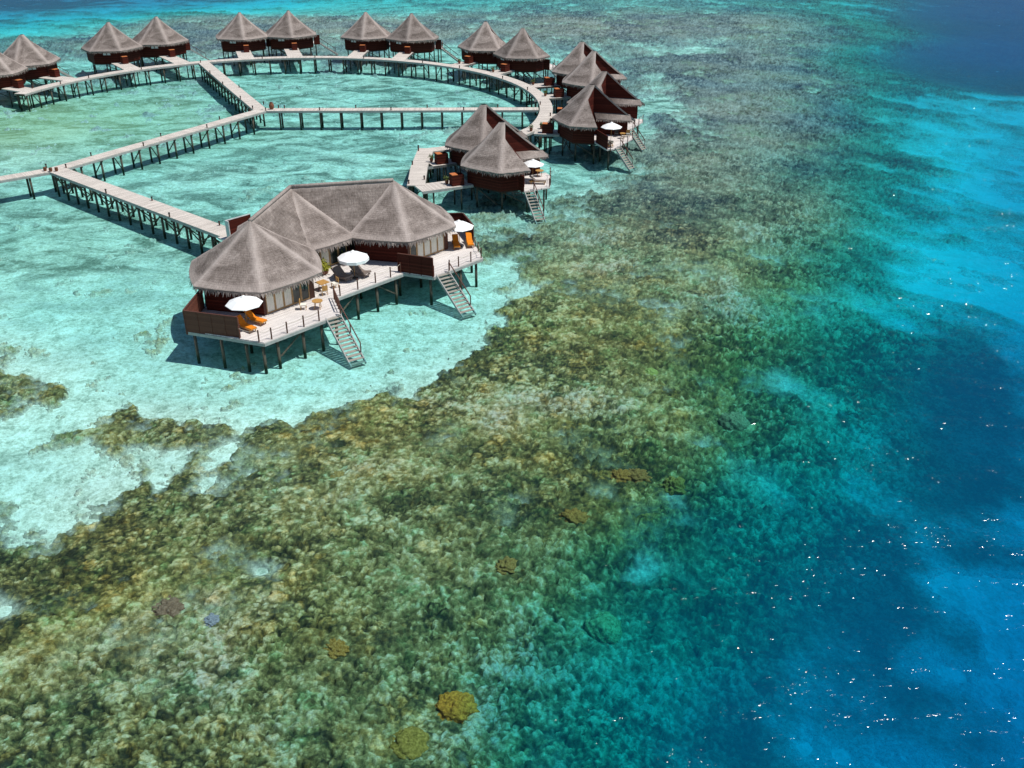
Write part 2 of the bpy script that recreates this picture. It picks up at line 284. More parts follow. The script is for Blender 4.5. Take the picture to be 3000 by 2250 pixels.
NA, NB = 320, 320
A0, A1, B0, B1 = -1.3, 1.5, math.log(40.), math.log(420.)
def _ab(x, y):
    yy = np.maximum(y, 12.) + 20.
    return x / yy, np.log(yy)
def _grid():
    sa, sb = _ab(SPOTS[:, 0], SPOTS[:, 1])
    A, B = np.meshgrid(np.linspace(A0, A1, NA), np.linspace(B0, B1, NB))
    num = np.zeros((2,) + A.shape); den = np.zeros(A.shape)
    for a, b, d, r in zip(sa, sb, SPOTS[:, 2], SPOTS[:, 3]):
        w = ((A - a) ** 2 + ((B - b) * .62) ** 2 + .00012) ** -2.2
        den += w; num[0] += w * math.log(d); num[1] += w * r
    return np.exp(num[0] / den), num[1] / den
GD, GR = _grid()
def _blur(G, r, n):
    for _ in range(n):
        for ax in (0, 1):
            P = np.pad(G, [(r, r) if a == ax else (0, 0) for a in (0, 1)], mode='edge'); c = np.cumsum(P, ax); c = np.insert(c, 0, 0, ax)
            G = (np.take(c, range(2 * r + 1, c.shape[ax]), ax) - np.take(c, range(0, c.shape[ax] - 2 * r - 1), ax)) / (2 * r + 1)
    return G
_w = np.clip((_blur(GD, 3, 2) - 1.8) / 2.2, 0, 1)
GR = GR * (1 - _w) + _blur(GR, 3, 2) * _w; GD = _blur(GD, 3, 2)
def lookup(x, y):
    a, b = _ab(x, y)
    fa = np.clip((a - A0) / (A1 - A0) * (NA - 1), 0, NA - 1.001); fb = np.clip((b - B0) / (B1 - B0) * (NB - 1), 0, NB - 1.001)
    i, j = fa.astype(int), fb.astype(int); u, v = fa - i, fb - j
    def g(G): return (G[j, i] * (1 - u) + G[j, i + 1] * u) * (1 - v) + (G[j + 1, i] * (1 - u) + G[j + 1, i + 1] * u) * v
    return g(GD), g(GR)
def depth(x, y):
    D, _ = lookup(x, y)
    return D * (.9 + .2 * fbm(x * .12, y * .12, 40, 3))
def shelf(D): return np.where(D < 1.5, .62 * D, .93 + .30 * (D - 1.5))          # the bed falls away more gently than the water column darkens
def depth1(x, y): return float(shelf(depth(np.array([x]), np.array([y])))[0])

def grid_mesh(name, X, Y, Z, attrs=None, cols=None, keep=None, smooth=True):
    nj, ni = X.shape
    idx = np.arange(nj * ni).reshape(nj, ni)
    q = np.stack([idx[:-1, :-1], idx[:-1, 1:], idx[1:, 1:], idx[1:, :-1]], -1).reshape(-1, 4)
    P = np.stack([X, Y, Z], -1).reshape(-1, 3)
    if keep is not None:
        q = q[keep.reshape(-1)[q].any(1)]
        used = np.zeros(len(P), bool); used[q.ravel()] = True
        rm = np.cumsum(used) - 1; q = rm[q]; P = P[used]
        attrs = {k: v.reshape(-1)[used] for k, v in (attrs or {}).items()}
        cols = {k: v.reshape(-1, 3)[used] for k, v in (cols or {}).items()}
    me = bpy.data.meshes.new(name)
    me.vertices.add(len(P)); me.vertices.foreach_set('co', P.astype(np.float32).ravel())
    me.loops.add(q.size); me.loops.foreach_set('vertex_index', q.astype(np.int32).ravel())
    me.polygons.add(len(q)); me.polygons.foreach_set('loop_start', np.arange(0, q.size, 4, dtype=np.int32))
    me.polygons.foreach_set('loop_total', np.full(len(q), 4, np.int32))
    if smooth: me.polygons.foreach_set('use_smooth', np.ones(len(q), bool))
    me.update(calc_edges=True)
    for k, v in (attrs or {}).items():
        a = me.attributes.new(k, 'FLOAT', 'POINT'); a.data.foreach_set('value', v.astype(np.float32).ravel())
    for k, v in (cols or {}).items():
        a = me.attributes.new(k, 'FLOAT_COLOR', 'POINT')
        a.data.foreach_set('color', np.concatenate([v.reshape(-1, 3), np.ones((v.size // 3, 1))], 1).astype(np.float32).ravel())
    o = bpy.data.objects.new(name, me); COL.objects.link(o); return o

def axis(lo, hi, step, far):
    a = list(np.arange(lo, hi + .01, step)); s = step
    while a[-1] < far: s *= 1.35; a.append(a[-1] + s)
    s = step
    while a[0] > -far: s *= 1.35; a.insert(0, a[0] - s)
    return np.array(a)
def yaxis():
    a = [14.]
    while a[-1] < 340: a.append(a[-1] + .45 + (a[-1] / 110) ** 2 * .9)
    s = 5.
    while a[-1] < 5000: s *= 1.35; a.append(a[-1] + s)
    s = 1.
    while a[0] > -400: s *= 1.4; a.insert(0, a[0] - s)
    return np.array(a)
GX, GY = np.meshgrid(axis(-150, 165, .9, 4000), yaxis())
DD = depth(GX, GY); _, RR = lookup(GX, GY)

# --- sand sheet
def m_sand():
    s = NT('pale_coral_sand', .95, .05)
    at = s.n('ShaderNodeAttribute', _attribute_name='rubble').outputs['Fac']
    al = s.n('ShaderNodeAttribute', _attribute_name='algae').outputs['Fac']
    p = s.geo((1, 1, .3))
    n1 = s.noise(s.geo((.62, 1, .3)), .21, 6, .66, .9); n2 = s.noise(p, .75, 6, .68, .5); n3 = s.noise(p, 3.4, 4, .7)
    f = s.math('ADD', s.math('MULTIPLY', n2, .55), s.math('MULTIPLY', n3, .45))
    c = s.ramp(f, [(.39, (.38, .41, .33)), (.49, (.71, .71, .60)), (.58, (.95, .95, .86))])  # sand mottling, contrast raised to carry a net of caustic light
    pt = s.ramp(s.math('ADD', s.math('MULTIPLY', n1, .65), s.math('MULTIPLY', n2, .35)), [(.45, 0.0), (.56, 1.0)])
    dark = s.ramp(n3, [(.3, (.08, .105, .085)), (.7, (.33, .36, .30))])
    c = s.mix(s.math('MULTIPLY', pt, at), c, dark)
    c = s.mix(s.math('MULTIPLY', al, s.ramp(n2, [(.3, .6), (.7, 1.0)])), c, (.50, .50, .19))
    fs = s.n('ShaderNodeAttribute', _attribute_name='deep_white').outputs['Fac']  # sand made whiter with depth
    c = s.mix(fs, c, s.ramp(f, [(.35, (.72, .74, .70)), (.6, (.93, .93, .90))]))
    s.base(c); s.bump(s.math('ADD', s.math('MULTIPLY', n2, .7), n3), .18, .9)
    return s.m
SUBX = np.exp(-((GX + 72) / 26) ** 2 - ((GY - 155) / 22) ** 2)
ALG = .5 * np.clip(SUBX * 1.0 + .9 * np.exp(-((GX + 78) / 7) ** 2 - ((GY - 148) / 5) ** 2) + .25 * np.exp(-((GX + 50) / 14) ** 2 - ((GY - 98) / 14) ** 2), 0, 1)
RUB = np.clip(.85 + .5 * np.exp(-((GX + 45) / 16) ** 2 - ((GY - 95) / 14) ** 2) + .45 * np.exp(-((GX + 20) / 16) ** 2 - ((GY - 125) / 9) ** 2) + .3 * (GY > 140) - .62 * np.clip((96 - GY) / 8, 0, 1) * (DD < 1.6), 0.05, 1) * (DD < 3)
sea = grid_mesh('seabed', GX, GY, -shelf(DD) - .03 - .10 * np.clip((DD - 2) / 3, 0, 1), {'rubble': RUB, 'algae': ALG, 'deep_white': np.clip((DD - 2.2) / 2.5, 0, 1) * (.9 - .45 * np.clip((DD - 8) / 4, 0, 1))})
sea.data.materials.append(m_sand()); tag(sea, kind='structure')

# --- water sheet
def m_water():
    m = bpy.data.materials.new('clear_sea_water'); m.use_nodes = True
    s = NT.__new__(NT); s.m = m; s.t = m.node_tree; s.out = s.t.nodes['Material Output']; s.b = s.t.nodes['Principled BSDF']
    d = s.n('ShaderNodeAttribute', _attribute_name='depth').outputs['Fac']
    dg = s.math('POWER', d, .90); db = s.math('POWER', d, .84)
    comb = s.n('ShaderNodeCombineColor')
    for ch, k, dd in (('Red', KR, d), ('Green', KG, dg), ('Blue', KB, db)):
        s.l(s.math('POWER', math.exp(-k), dd), comb.inputs[ch])
    tr = s.n('ShaderNodeBsdfTransparent'); s.l(comb.outputs[0], tr.inputs['Color'])
    sc = s.math('SUBTRACT', 1.0, s.math('POWER', math.exp(-.045), s.math('MULTIPLY', d, d)))
    vm = s.n('ShaderNodeVectorMath', _operation='SCALE'); vm.inputs[0].default_value = SCAT; s.l(sc, vm.inputs['Scale'])
    sc2 = s.math('SUBTRACT', 1.0, s.math('POWER', math.exp(-.006), s.math('MULTIPLY', d, d)))
    v2 = s.n('ShaderNodeVectorMath', _operation='SCALE'); v2.inputs[0].default_value = (.0, .014, .082); s.l(sc2, v2.inputs['Scale'])
    va = s.n('ShaderNodeVectorMath', _operation='ADD'); s.l(vm.outputs[0], va.inputs[0]); s.l(v2.outputs[0], va.inputs[1])
    df = s.n('ShaderNodeBsdfDiffuse'); s.l(va.outputs[0], df.inputs['Color'])
    ad = s.n('ShaderNodeAddShader'); s.l(tr.outputs[0], ad.inputs[0]); s.l(df.outputs[0], ad.inputs[1])
    # wind ripples: open water outside the reef edge is rougher than the lagoon
    open_ = s.ramp(d, [(.02, .60), (.45, 1.0)]); 
    dn = s.math('DIVIDE', d, 10.0); s.l(dn, open_.node.inputs['Fac'])
    p1 = s.geo((.55, 1.25, 1), (0, 0, R_(18))); p2 = s.geo((1, 1.5, 1), (0, 0, R_(-12)))
    w1 = s.noise(p1, .55, 4, .55, .6); w2 = s.noise(p2, 2.0, 3, .5, .3); w3 = s.noise(p2, RIP[0], 1, .5)
    paw = s.ramp(s.math('ADD', s.math('MULTIPLY', s.noise(p1, .22, 3, .6, .8), .55), s.math('MULTIPLY', s.noise(p1, 1.1, 2, .6), .45)), [(RIP[2], 0.0), (RIP[3], 1.0)])
    h = s.math('ADD', s.math('MULTIPLY', w1, .26), s.math('ADD', s.math('MULTIPLY', w2, .05), s.math('MULTIPLY', s.math('MULTIPLY', w3, RIP[1]), paw)))
    h = s.math('MULTIPLY', h, open_)
    bp = s.n('ShaderNodeBump', Strength=1.0, Distance=WAVE); s.l(h, bp.inputs['Height'])
    gl = s.n('ShaderNodeBsdfGlossy', Roughness=.095); s.l(bp.outputs['Normal'], gl.inputs['Normal'])
    fr = s.n('ShaderNodeFresnel', IOR=1.33)
    mx = s.n('ShaderNodeMixShader'); s.l(s.math('MULTIPLY', fr.outputs[0], FRES), mx.inputs[0])
    s.l(ad.outputs[0], mx.inputs[1]); s.l(gl.outputs[0], mx.inputs[2])
    s.l(mx.outputs[0], s.out.inputs['Surface']); s.t.nodes.remove(s.b)
    return m
RIP = (2.7, .355, .52, .65)
KR, KG, KB, SCAT, WAVE, FRES = .58, .106, .076, (.0, .034, .050), .55, .31
water = grid_mesh('water', GX, GY, GX * 0, {'depth': DD})
water.data.materials.append(m_water()); tag(water, kind='structure')

# --- coral reef: one bed of heads, rubble and branching corals
def mixc(a, b, t): return a * (1 - t[..., None]) + np.asarray(b) * t[..., None]
STAMP = [(-14.5, 44.4, 1.0), (-27.9, 40.9, 1.1)]
CLEAR = ((-2.8, 34.3, 1.5), (-4.8, 32.0, 1.4), (5.0, 40.4, 1.3), (7.9, 54.4, 1.5), (3.9, 49.8, 1.2), (-.3, 44.9, 1.0), (-9.2, 38.1, 1.0), (10.8, 53.6, 1.1), (11.2, 69.3, .9), (16.5, 62.0, 1.4), (-18.9, 41.1, 1.3), (-16.3, 40.1, .8), (-11.6, 54.2, .9))
def build_reef():
    ys = [20.]
    while ys[-1] < 460: ys.append(ys[-1] + .058 * (max(ys[-1], 30) / 35) ** 1.55)
    ys = np.array(ys); t = np.linspace(-1, 1, 1450)
    half = 27 + ys * .60
    X = t[None] * half[:, None] + 4; Y = np.repeat(ys[:, None], len(t), 1)
    wa, wb = fbm(X * .16, Y * .16, 51, 5) - .5, fbm(X * .16 + 40, Y * .16, 52, 5) - .5
    _, Rr = lookup(X + wa * 9, Y + wb * 9); D = depth(X, Y)
    n1 = fbm(X * .22, Y * .22, 60, 5); n2 = fbm(X * .9, Y * .9, 70, 4); n3 = fbm(X * .05, Y * .05, 80, 4); n4 = fbm(X * 4.2, Y * 4.2, 75, 3)
    n5 = fbm(X * .5 + 30, Y * .5, 85, 4); n6 = fbm(X * .11, Y * .11 + 9, 88, 4)
    wide = np.clip((D - 1.25) / 2.2, 0, 1); dist = np.clip((Y - 85) / 60, 0, 1)
    e = Rr + (n1 - .5) * (.95 + .3 * dist) + (n2 - .5) * .85 * (1 - wide * .75) + (n4 - .5) * .45 * (1 - wide) + (fbm(X * .10 + Y * .16, Y * .05 - X * .03, 57, 4) - .5) * 1.1 * wide + .08 * dist
    M = np.clip((e - .22 + wide * .40) / (.74 + .58 * wide + .05 * dist), 0, 1); M = M * M * (3 - 2 * M)
    for sx, sy, sr in STAMP: M = M * (1 - np.exp(-((X - sx + (n2 - .5) * 1.2) ** 2 + (Y - sy + (n2 - .5)) ** 2) / sr ** 2) ** .8)
    wx = X + (fbm(X * 1.7, Y * 1.7, 90, 3) - .5) * .42; wy = Y + (fbm(X * 1.7, Y * 1.7, 95, 3) - .5) * .42
    H = np.zeros_like(X); V = np.zeros_like(X); HU = np.zeros_like(X)
    big = np.zeros_like(X)
    for cell, hgt, sd, wv in ((1.7, .30, 101, .5), (.66, .30, 121, .85), (.33, .19, 141, 1.0), (.18, .09, 161, .9)):
        d1, d2, cx, cy = worley(wx / cell, wy / cell, sd)
        r1, r2, r3 = h2(cx, cy, sd + 11), h2(cx, cy, sd + 13), h2(cx, cy, sd + 17)
        cre = np.clip((d2 - d1) * 3.2, 0, 1) ** .6
        on = (r1 < (.35 if cell > 2 else .72)) * 1.
        H += hgt * on * (.25 + .75 * r2) * np.clip(1.15 - (d1 * 1.05) ** 1.6, 0, 1) * cre
        V += wv * on * (r3 - .5) * np.clip(cre * 1.4, 0, 1); HU += wv * on * (h2(cx, cy, sd + 19) - .5)
        V -= .34 * wv * (1 - cre)  # creases between cells darkened in colour, painted shade on top of the relief
    H += (n4 - .5) * .14 + (n2 - .5) * .22
    rub = np.clip((fbm(X * .16 + 7, Y * .16, 58, 4) - .44) * 7, 0, 1)      # stretches of low rubble between the coral stands
    HV = np.zeros_like(X); HM = np.zeros_like(X)
    for cell, hgt, occ, sd in ((2.3, .42, .30, 201), (1.25, .40, .48, 221), (.78, .26, .5, 241)):
        d1, d2, cx, cy = worley((X + (n4 - .5) * .22 + (n2 - .5) * .3) / cell, (Y + (n4 - .5) * .22 - (n2 - .5) * .3) / cell, sd)
        rad = .20 + .20 * h2(cx, cy, sd + 1); on = h2(cx, cy, sd + 2) < occ * (1.35 - 1.05 * rub)
        q = np.clip(1 - (d1 / rad) ** 2, 0, 1) * on
        dome = np.sqrt(q) * hgt * (.5 + .7 * h2(cx, cy, sd + 3)) * (.85 + .5 * (n4 - .5))
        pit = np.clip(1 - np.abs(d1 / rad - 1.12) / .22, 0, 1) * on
        V -= .55 * pit; H -= .05 * pit  # gap round each head: a real dip, its shade also put into the colour
        top = np.clip(q * 4, 0, 1) * (dome > .05)
        HV = np.where(top > HM, h2(cx, cy, sd + 4), HV); HM = np.maximum(HM, top); H = np.maximum(H, dome + H * .35)
    v = np.clip(.62 + V * (.40 - .14 * rub) + (n4 - .5) * .6 + (n2 - .5) * .5 + (n6 - .5) * .62 + (n1 - .5) * .2 + .04 * rub, 0, 1)
    ramp = np.array([(.034, .034, .022), (.095, .082, .036), (.19, .158, .062), (.30, .248, .105), (.45, .38, .20), (.60, .53, .35)])
    v = np.clip(.56 + 1.28 * (v - .56) + HM * (.03 + .30 * (HV - .35)), 0, 1)
    xs = np.array([0, .28, .5, .66, .83, 1.])
    C = np.stack([np.interp(v, xs, ramp[:, k]) for k in range(3)], -1)
    hue = HU * .55 + (n5 - .5) * 1.6 + HM * (HV - .45) * .9
    C = C * (1 + np.clip(hue * 1.4 - .2, 0, 1)[..., None] * np.array([.26, -.06, -.35]))       # rust and ochre colonies
    C = C * (1 + np.clip(-hue * 1.4 - .15, 0, 1)[..., None] * np.array([-.28, .06, .02]))      # green algae
    C = C * (1 + np.clip((n3 - .46) * 4, 0, 1)[..., None] * np.array([.16, .0, -.22]))
    C = C * (1 + np.clip((n6 - .58) * 6, 0, 1)[..., None] * np.array([.02, -.04, .22]))       # dull mauve encrusting corals
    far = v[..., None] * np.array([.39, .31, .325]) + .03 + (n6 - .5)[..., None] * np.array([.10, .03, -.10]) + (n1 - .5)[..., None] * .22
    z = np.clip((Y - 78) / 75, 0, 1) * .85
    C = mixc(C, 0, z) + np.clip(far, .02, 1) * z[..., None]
    pocket = np.clip((.44 - n1 + .03 * dist) * 5, 0, 1) * np.clip(1.15 - H * 3.2, 0, 1) * .8
    C = mixc(C, (.47, .47, .31), pocket * .8)
    lip = np.clip(1 - M / .85, 0, 1) ** .8 * np.clip(.55 + .45 * wide + (n4 - .5) * 1.2 + (.3 - M) * 1.5, 0, 1)
    deep_white = (np.clip((D - 2.2) / 2.5, 0, 1) * .9)[..., None]
    C = C * (1 - lip[..., None]) + lip[..., None] * (np.array([.70, .69, .61]) * (1 - deep_white) + np.array([.88, .89, .86]) * deep_white)
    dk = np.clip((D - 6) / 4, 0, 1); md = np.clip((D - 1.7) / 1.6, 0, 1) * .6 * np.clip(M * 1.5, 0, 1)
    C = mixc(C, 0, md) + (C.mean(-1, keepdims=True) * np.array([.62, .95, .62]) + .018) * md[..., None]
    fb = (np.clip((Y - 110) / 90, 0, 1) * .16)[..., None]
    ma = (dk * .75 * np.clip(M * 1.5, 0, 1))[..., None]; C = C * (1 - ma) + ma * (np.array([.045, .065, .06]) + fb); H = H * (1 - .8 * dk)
    for sx, sy, sr in CLEAR: H = H * (1 - .85 * np.exp(-((X - sx) ** 2 + (Y - sy) ** 2) / sr ** 2))
    H = np.minimum(np.maximum(H, 0), np.maximum(shelf(D) - .10, .15))
    Z = -shelf(D) + .03 - .42 * (1 - np.clip(M * 7, 0, 1)) + H * np.clip(M * 1.5, 0, 1)
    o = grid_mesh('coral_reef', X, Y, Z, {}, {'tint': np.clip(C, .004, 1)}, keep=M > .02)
    s = NT('living_coral', .9, .1)
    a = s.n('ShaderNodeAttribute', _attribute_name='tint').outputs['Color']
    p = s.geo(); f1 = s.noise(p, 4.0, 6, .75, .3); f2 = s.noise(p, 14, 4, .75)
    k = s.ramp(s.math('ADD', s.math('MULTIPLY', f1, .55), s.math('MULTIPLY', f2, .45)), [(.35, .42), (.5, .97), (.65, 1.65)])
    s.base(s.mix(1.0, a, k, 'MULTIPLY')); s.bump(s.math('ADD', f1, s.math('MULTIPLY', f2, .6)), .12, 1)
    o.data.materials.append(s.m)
    tag(o, 'olive and brown coral reef flat seen through clear shallow water', 'coral reef', kind='stuff')
build_reef()
# ------------------------------------------------------------------ thatched hexagonal roofs
def hexr(th, R, rnd=.3):
    a = (th % 60) - 30
    return (R * math.cos(R_(30)) / math.cos(R_(a))) * (1 - rnd) + R * .955 * rnd
def fringe(edge, outward, seed, lmin=.16, lmax=.42, closed=False):
    """ragged palm ends hanging from an eave polyline"""
    rr = random.Random(seed); mb = MB(); n = len(edge)
    for i in range(n if closed else n - 1):
        p, q = Vector(edge[i]), Vector(edge[(i + 1) % n]); L = (q - p).length; k = max(1, int(L / .10))
        o = Vector(outward[i]).normalized() if outward[i] is not None else Vector((0, 0, 0))
        for j in range(k):
            a = p.lerp(q, (j + rr.uniform(-.25, .25)) / k); w = rr.uniform(.05, .13); t = (q - p).normalized()
            l = rr.uniform(lmin, lmax) * (1.35 if rr.random() < .12 else 1)
            base = a + o * rr.uniform(-.10, .03) + Vector((0, 0, rr.uniform(.0, .06)))
            tip = base + Vector((0, 0, -l)) + o * rr.uniform(-.02, .22) + t * rr.uniform(-.08, .08)
            u = j * .1 + i * 3
            mb.add([base - t * w, base + t * w, tip + t * .015, tip - t * .015], [(0, 1, 2, 3)], [(u, 0), (u + .1, 0), (u + .1, .4), (u, .4)], wear=[rr.uniform(0, .35)] * 4)
    return mb
def cone_roof(za, ze, R, hips, notch=None, ridge=0.0, seed=1, thick=.26, rnd=.3):
    """surface grid over (t, angle); notch = (K, E) plan points bounding the open sea-side sector that starts at angle 0"""
    rr = np.random.default_rng(seed); NT_, NA_ = 16, 90
    def aend(t):
        if notch is None: return 360.
        K, E = notch; tk = math.hypot(*K) / R
        if t <= tk: return math.degrees(math.atan2(K[1], K[0])) % 360
        s = min(1, (t - tk) / (1 - tk)); x, y = K[0] + (E[0] - K[0]) * s, K[1] + (E[1] - K[1]) * s
        return math.degrees(math.atan2(y, x)) % 360
    top = []; uv = []; wear = []
    jit = rr.normal(0, 1, (NT_ + 1, NA_ + 1))
    for i in range(NT_ + 1):
        t = i / NT_; ae = aend(t)
        for j in range(NA_ + 1):
            th = ae * j / NA_; Rt = hexr(th, R, rnd)
            r0 = ridge * max(0, -math.cos(R_(th))) ** 3
            r = r0 + (Rt - r0) * t
            g = 1.14 * t - .14 * t * t
            dz = 0 if i == 0 else .012 * jit[i, j if j < NA_ or notch else 0]
            x, y = r * math.cos(R_(th)), r * math.sin(R_(th))
            top.append((x, y, za - (za - ze) * g + dz)); uv.append((R_(th) * R * .72, t * R * 1.28))
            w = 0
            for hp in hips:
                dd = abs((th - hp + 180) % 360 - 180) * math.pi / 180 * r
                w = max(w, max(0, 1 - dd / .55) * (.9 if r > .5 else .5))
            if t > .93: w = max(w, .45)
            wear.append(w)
    mb = MB(); W = NA_ + 1
    q = [(i * W + j, (i + 1) * W + j, (i + 1) * W + j + 1, i * W + j + 1) for i in range(NT_) for j in range(NA_)]
    mb.add(top, q, uv, 0, wear)
    un = [(x * (.985 if i >= NT_ * W else 1), y * (.985 if i >= NT_ * W else 1), z - thick) for i, (x, y, z) in enumerate(top)]
    mb.add(un, [f[::-1] for f in q], uv, 0)
    lo = NT_ * W
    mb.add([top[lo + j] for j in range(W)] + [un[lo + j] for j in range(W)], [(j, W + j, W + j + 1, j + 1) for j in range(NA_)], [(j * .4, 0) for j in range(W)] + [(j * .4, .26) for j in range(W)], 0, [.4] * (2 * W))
    if notch:
        for jj, fl in ((0, 1), (NA_, 0)):
            c = [top[i * W + jj] for i in range(NT_ + 1)]; d = [un[i * W + jj] for i in range(NT_ + 1)]; k = NT_ + 1
            fs = [(i, k + i, k + i + 1, i + 1) if fl else (i, i + 1, k + i + 1, k + i) for i in range(NT_)]
            mb.add(c + d, fs, [(i * .4, 0) for i in range(k)] + [(i * .4, .3) for i in range(k)], 0, [.75] * (2 * k))
    edge = [(x, y, z - thick * .55) for x, y, z in top[lo:lo + W]]
    out = [Vector((x, y, 0)) for x, y, z in edge]
    return mb, edge, out, top, W

def rail(mb_post, mb_rope, pts, h=1.0, r=.06, z=DECK, rope=True, drop=.16):
    for x, y in pts: mb_post.append(MB().tube([(x, y, z - .25), (x, y, z + h)], r, 6))
    if rope:
        for (a, b), (c, d) in zip(pts, pts[1:]):
            P = [(a + (c - a) * t, b + (d - b) * t, z + h * .88 - drop * 4 * t * (1 - t)) for t in (0, .25, .5, .75, 1)]
            mb_rope.tube(P, .018, 5)
def stairs(root, top, foot, width, n, rails=(1,), post_h=.95, name='stairs'):
    """open-tread stair from the deck edge down into the water; top/foot are (x, y, z) of the centre line"""
    T, F = Vector(top), Vector(foot); d = F - T; h = Vector((d.x, d.y, 0)).normalized(); sd = Vector((-h.y, h.x, 0))
    st = MB()
    for s in (-1, 1): st.beam(T + sd * s * width / 2 + Vector((0, 0, -.02)), F + sd * s * width / 2, .09, .24)
    o = st.build(name, BEAM, root)
    for i in range(n):
        c = T + d * ((i + .5) / n)
        tb = MB(); a = c - sd * (width / 2 - .03); b = c + sd * (width / 2 - .03)
        ax = h * .17
        tb.add([a - ax, a + ax, b + ax, b - ax] + [p + Vector((0, 0, .045)) for p in (a - ax, a + ax, b + ax, b - ax)], [(3, 2, 1, 0), (4, 5, 6, 7), (0, 1, 5, 4), (1, 2, 6, 5), (2, 3, 7, 6), (3, 0, 4, 7)])
        tb.build('tread', STEP, o)
    for s in rails:
        hb = MB(); e = T.lerp(F, .80)
        p0 = T + sd * s * (width / 2 + .02); p1 = e + sd * s * (width / 2 + .02); up = Vector((0, 0, post_h)); mid = p0.lerp(p1, .5)
        hb.beam(p0 + up, p1 + up, .07, .09)
        for q in (p0, mid, p1): hb.beam(q - Vector((0, 0, .2)), q + up, .07, .07)
        hb.build('handrail', REDWOOD, root)
def piles(root, pts, z1=2.1, r=.115, base=None, brace=True):
    for k, (x, y) in enumerate(pts):
        MB().tube([(x, y, -1.6), (x, y, z1)], r, 8).build('pile', PILE, root, True)
def put_brace(root, a, b):
    MB().beam(a, b, .08, .12).build('brace', PILE, root)

WIN = m_plain('white_window_blind', (.72, .74, .78), .5, .3, .1)
FLOORB = m_plain('dark_floor_beam', (.05, .03, .022), .8)

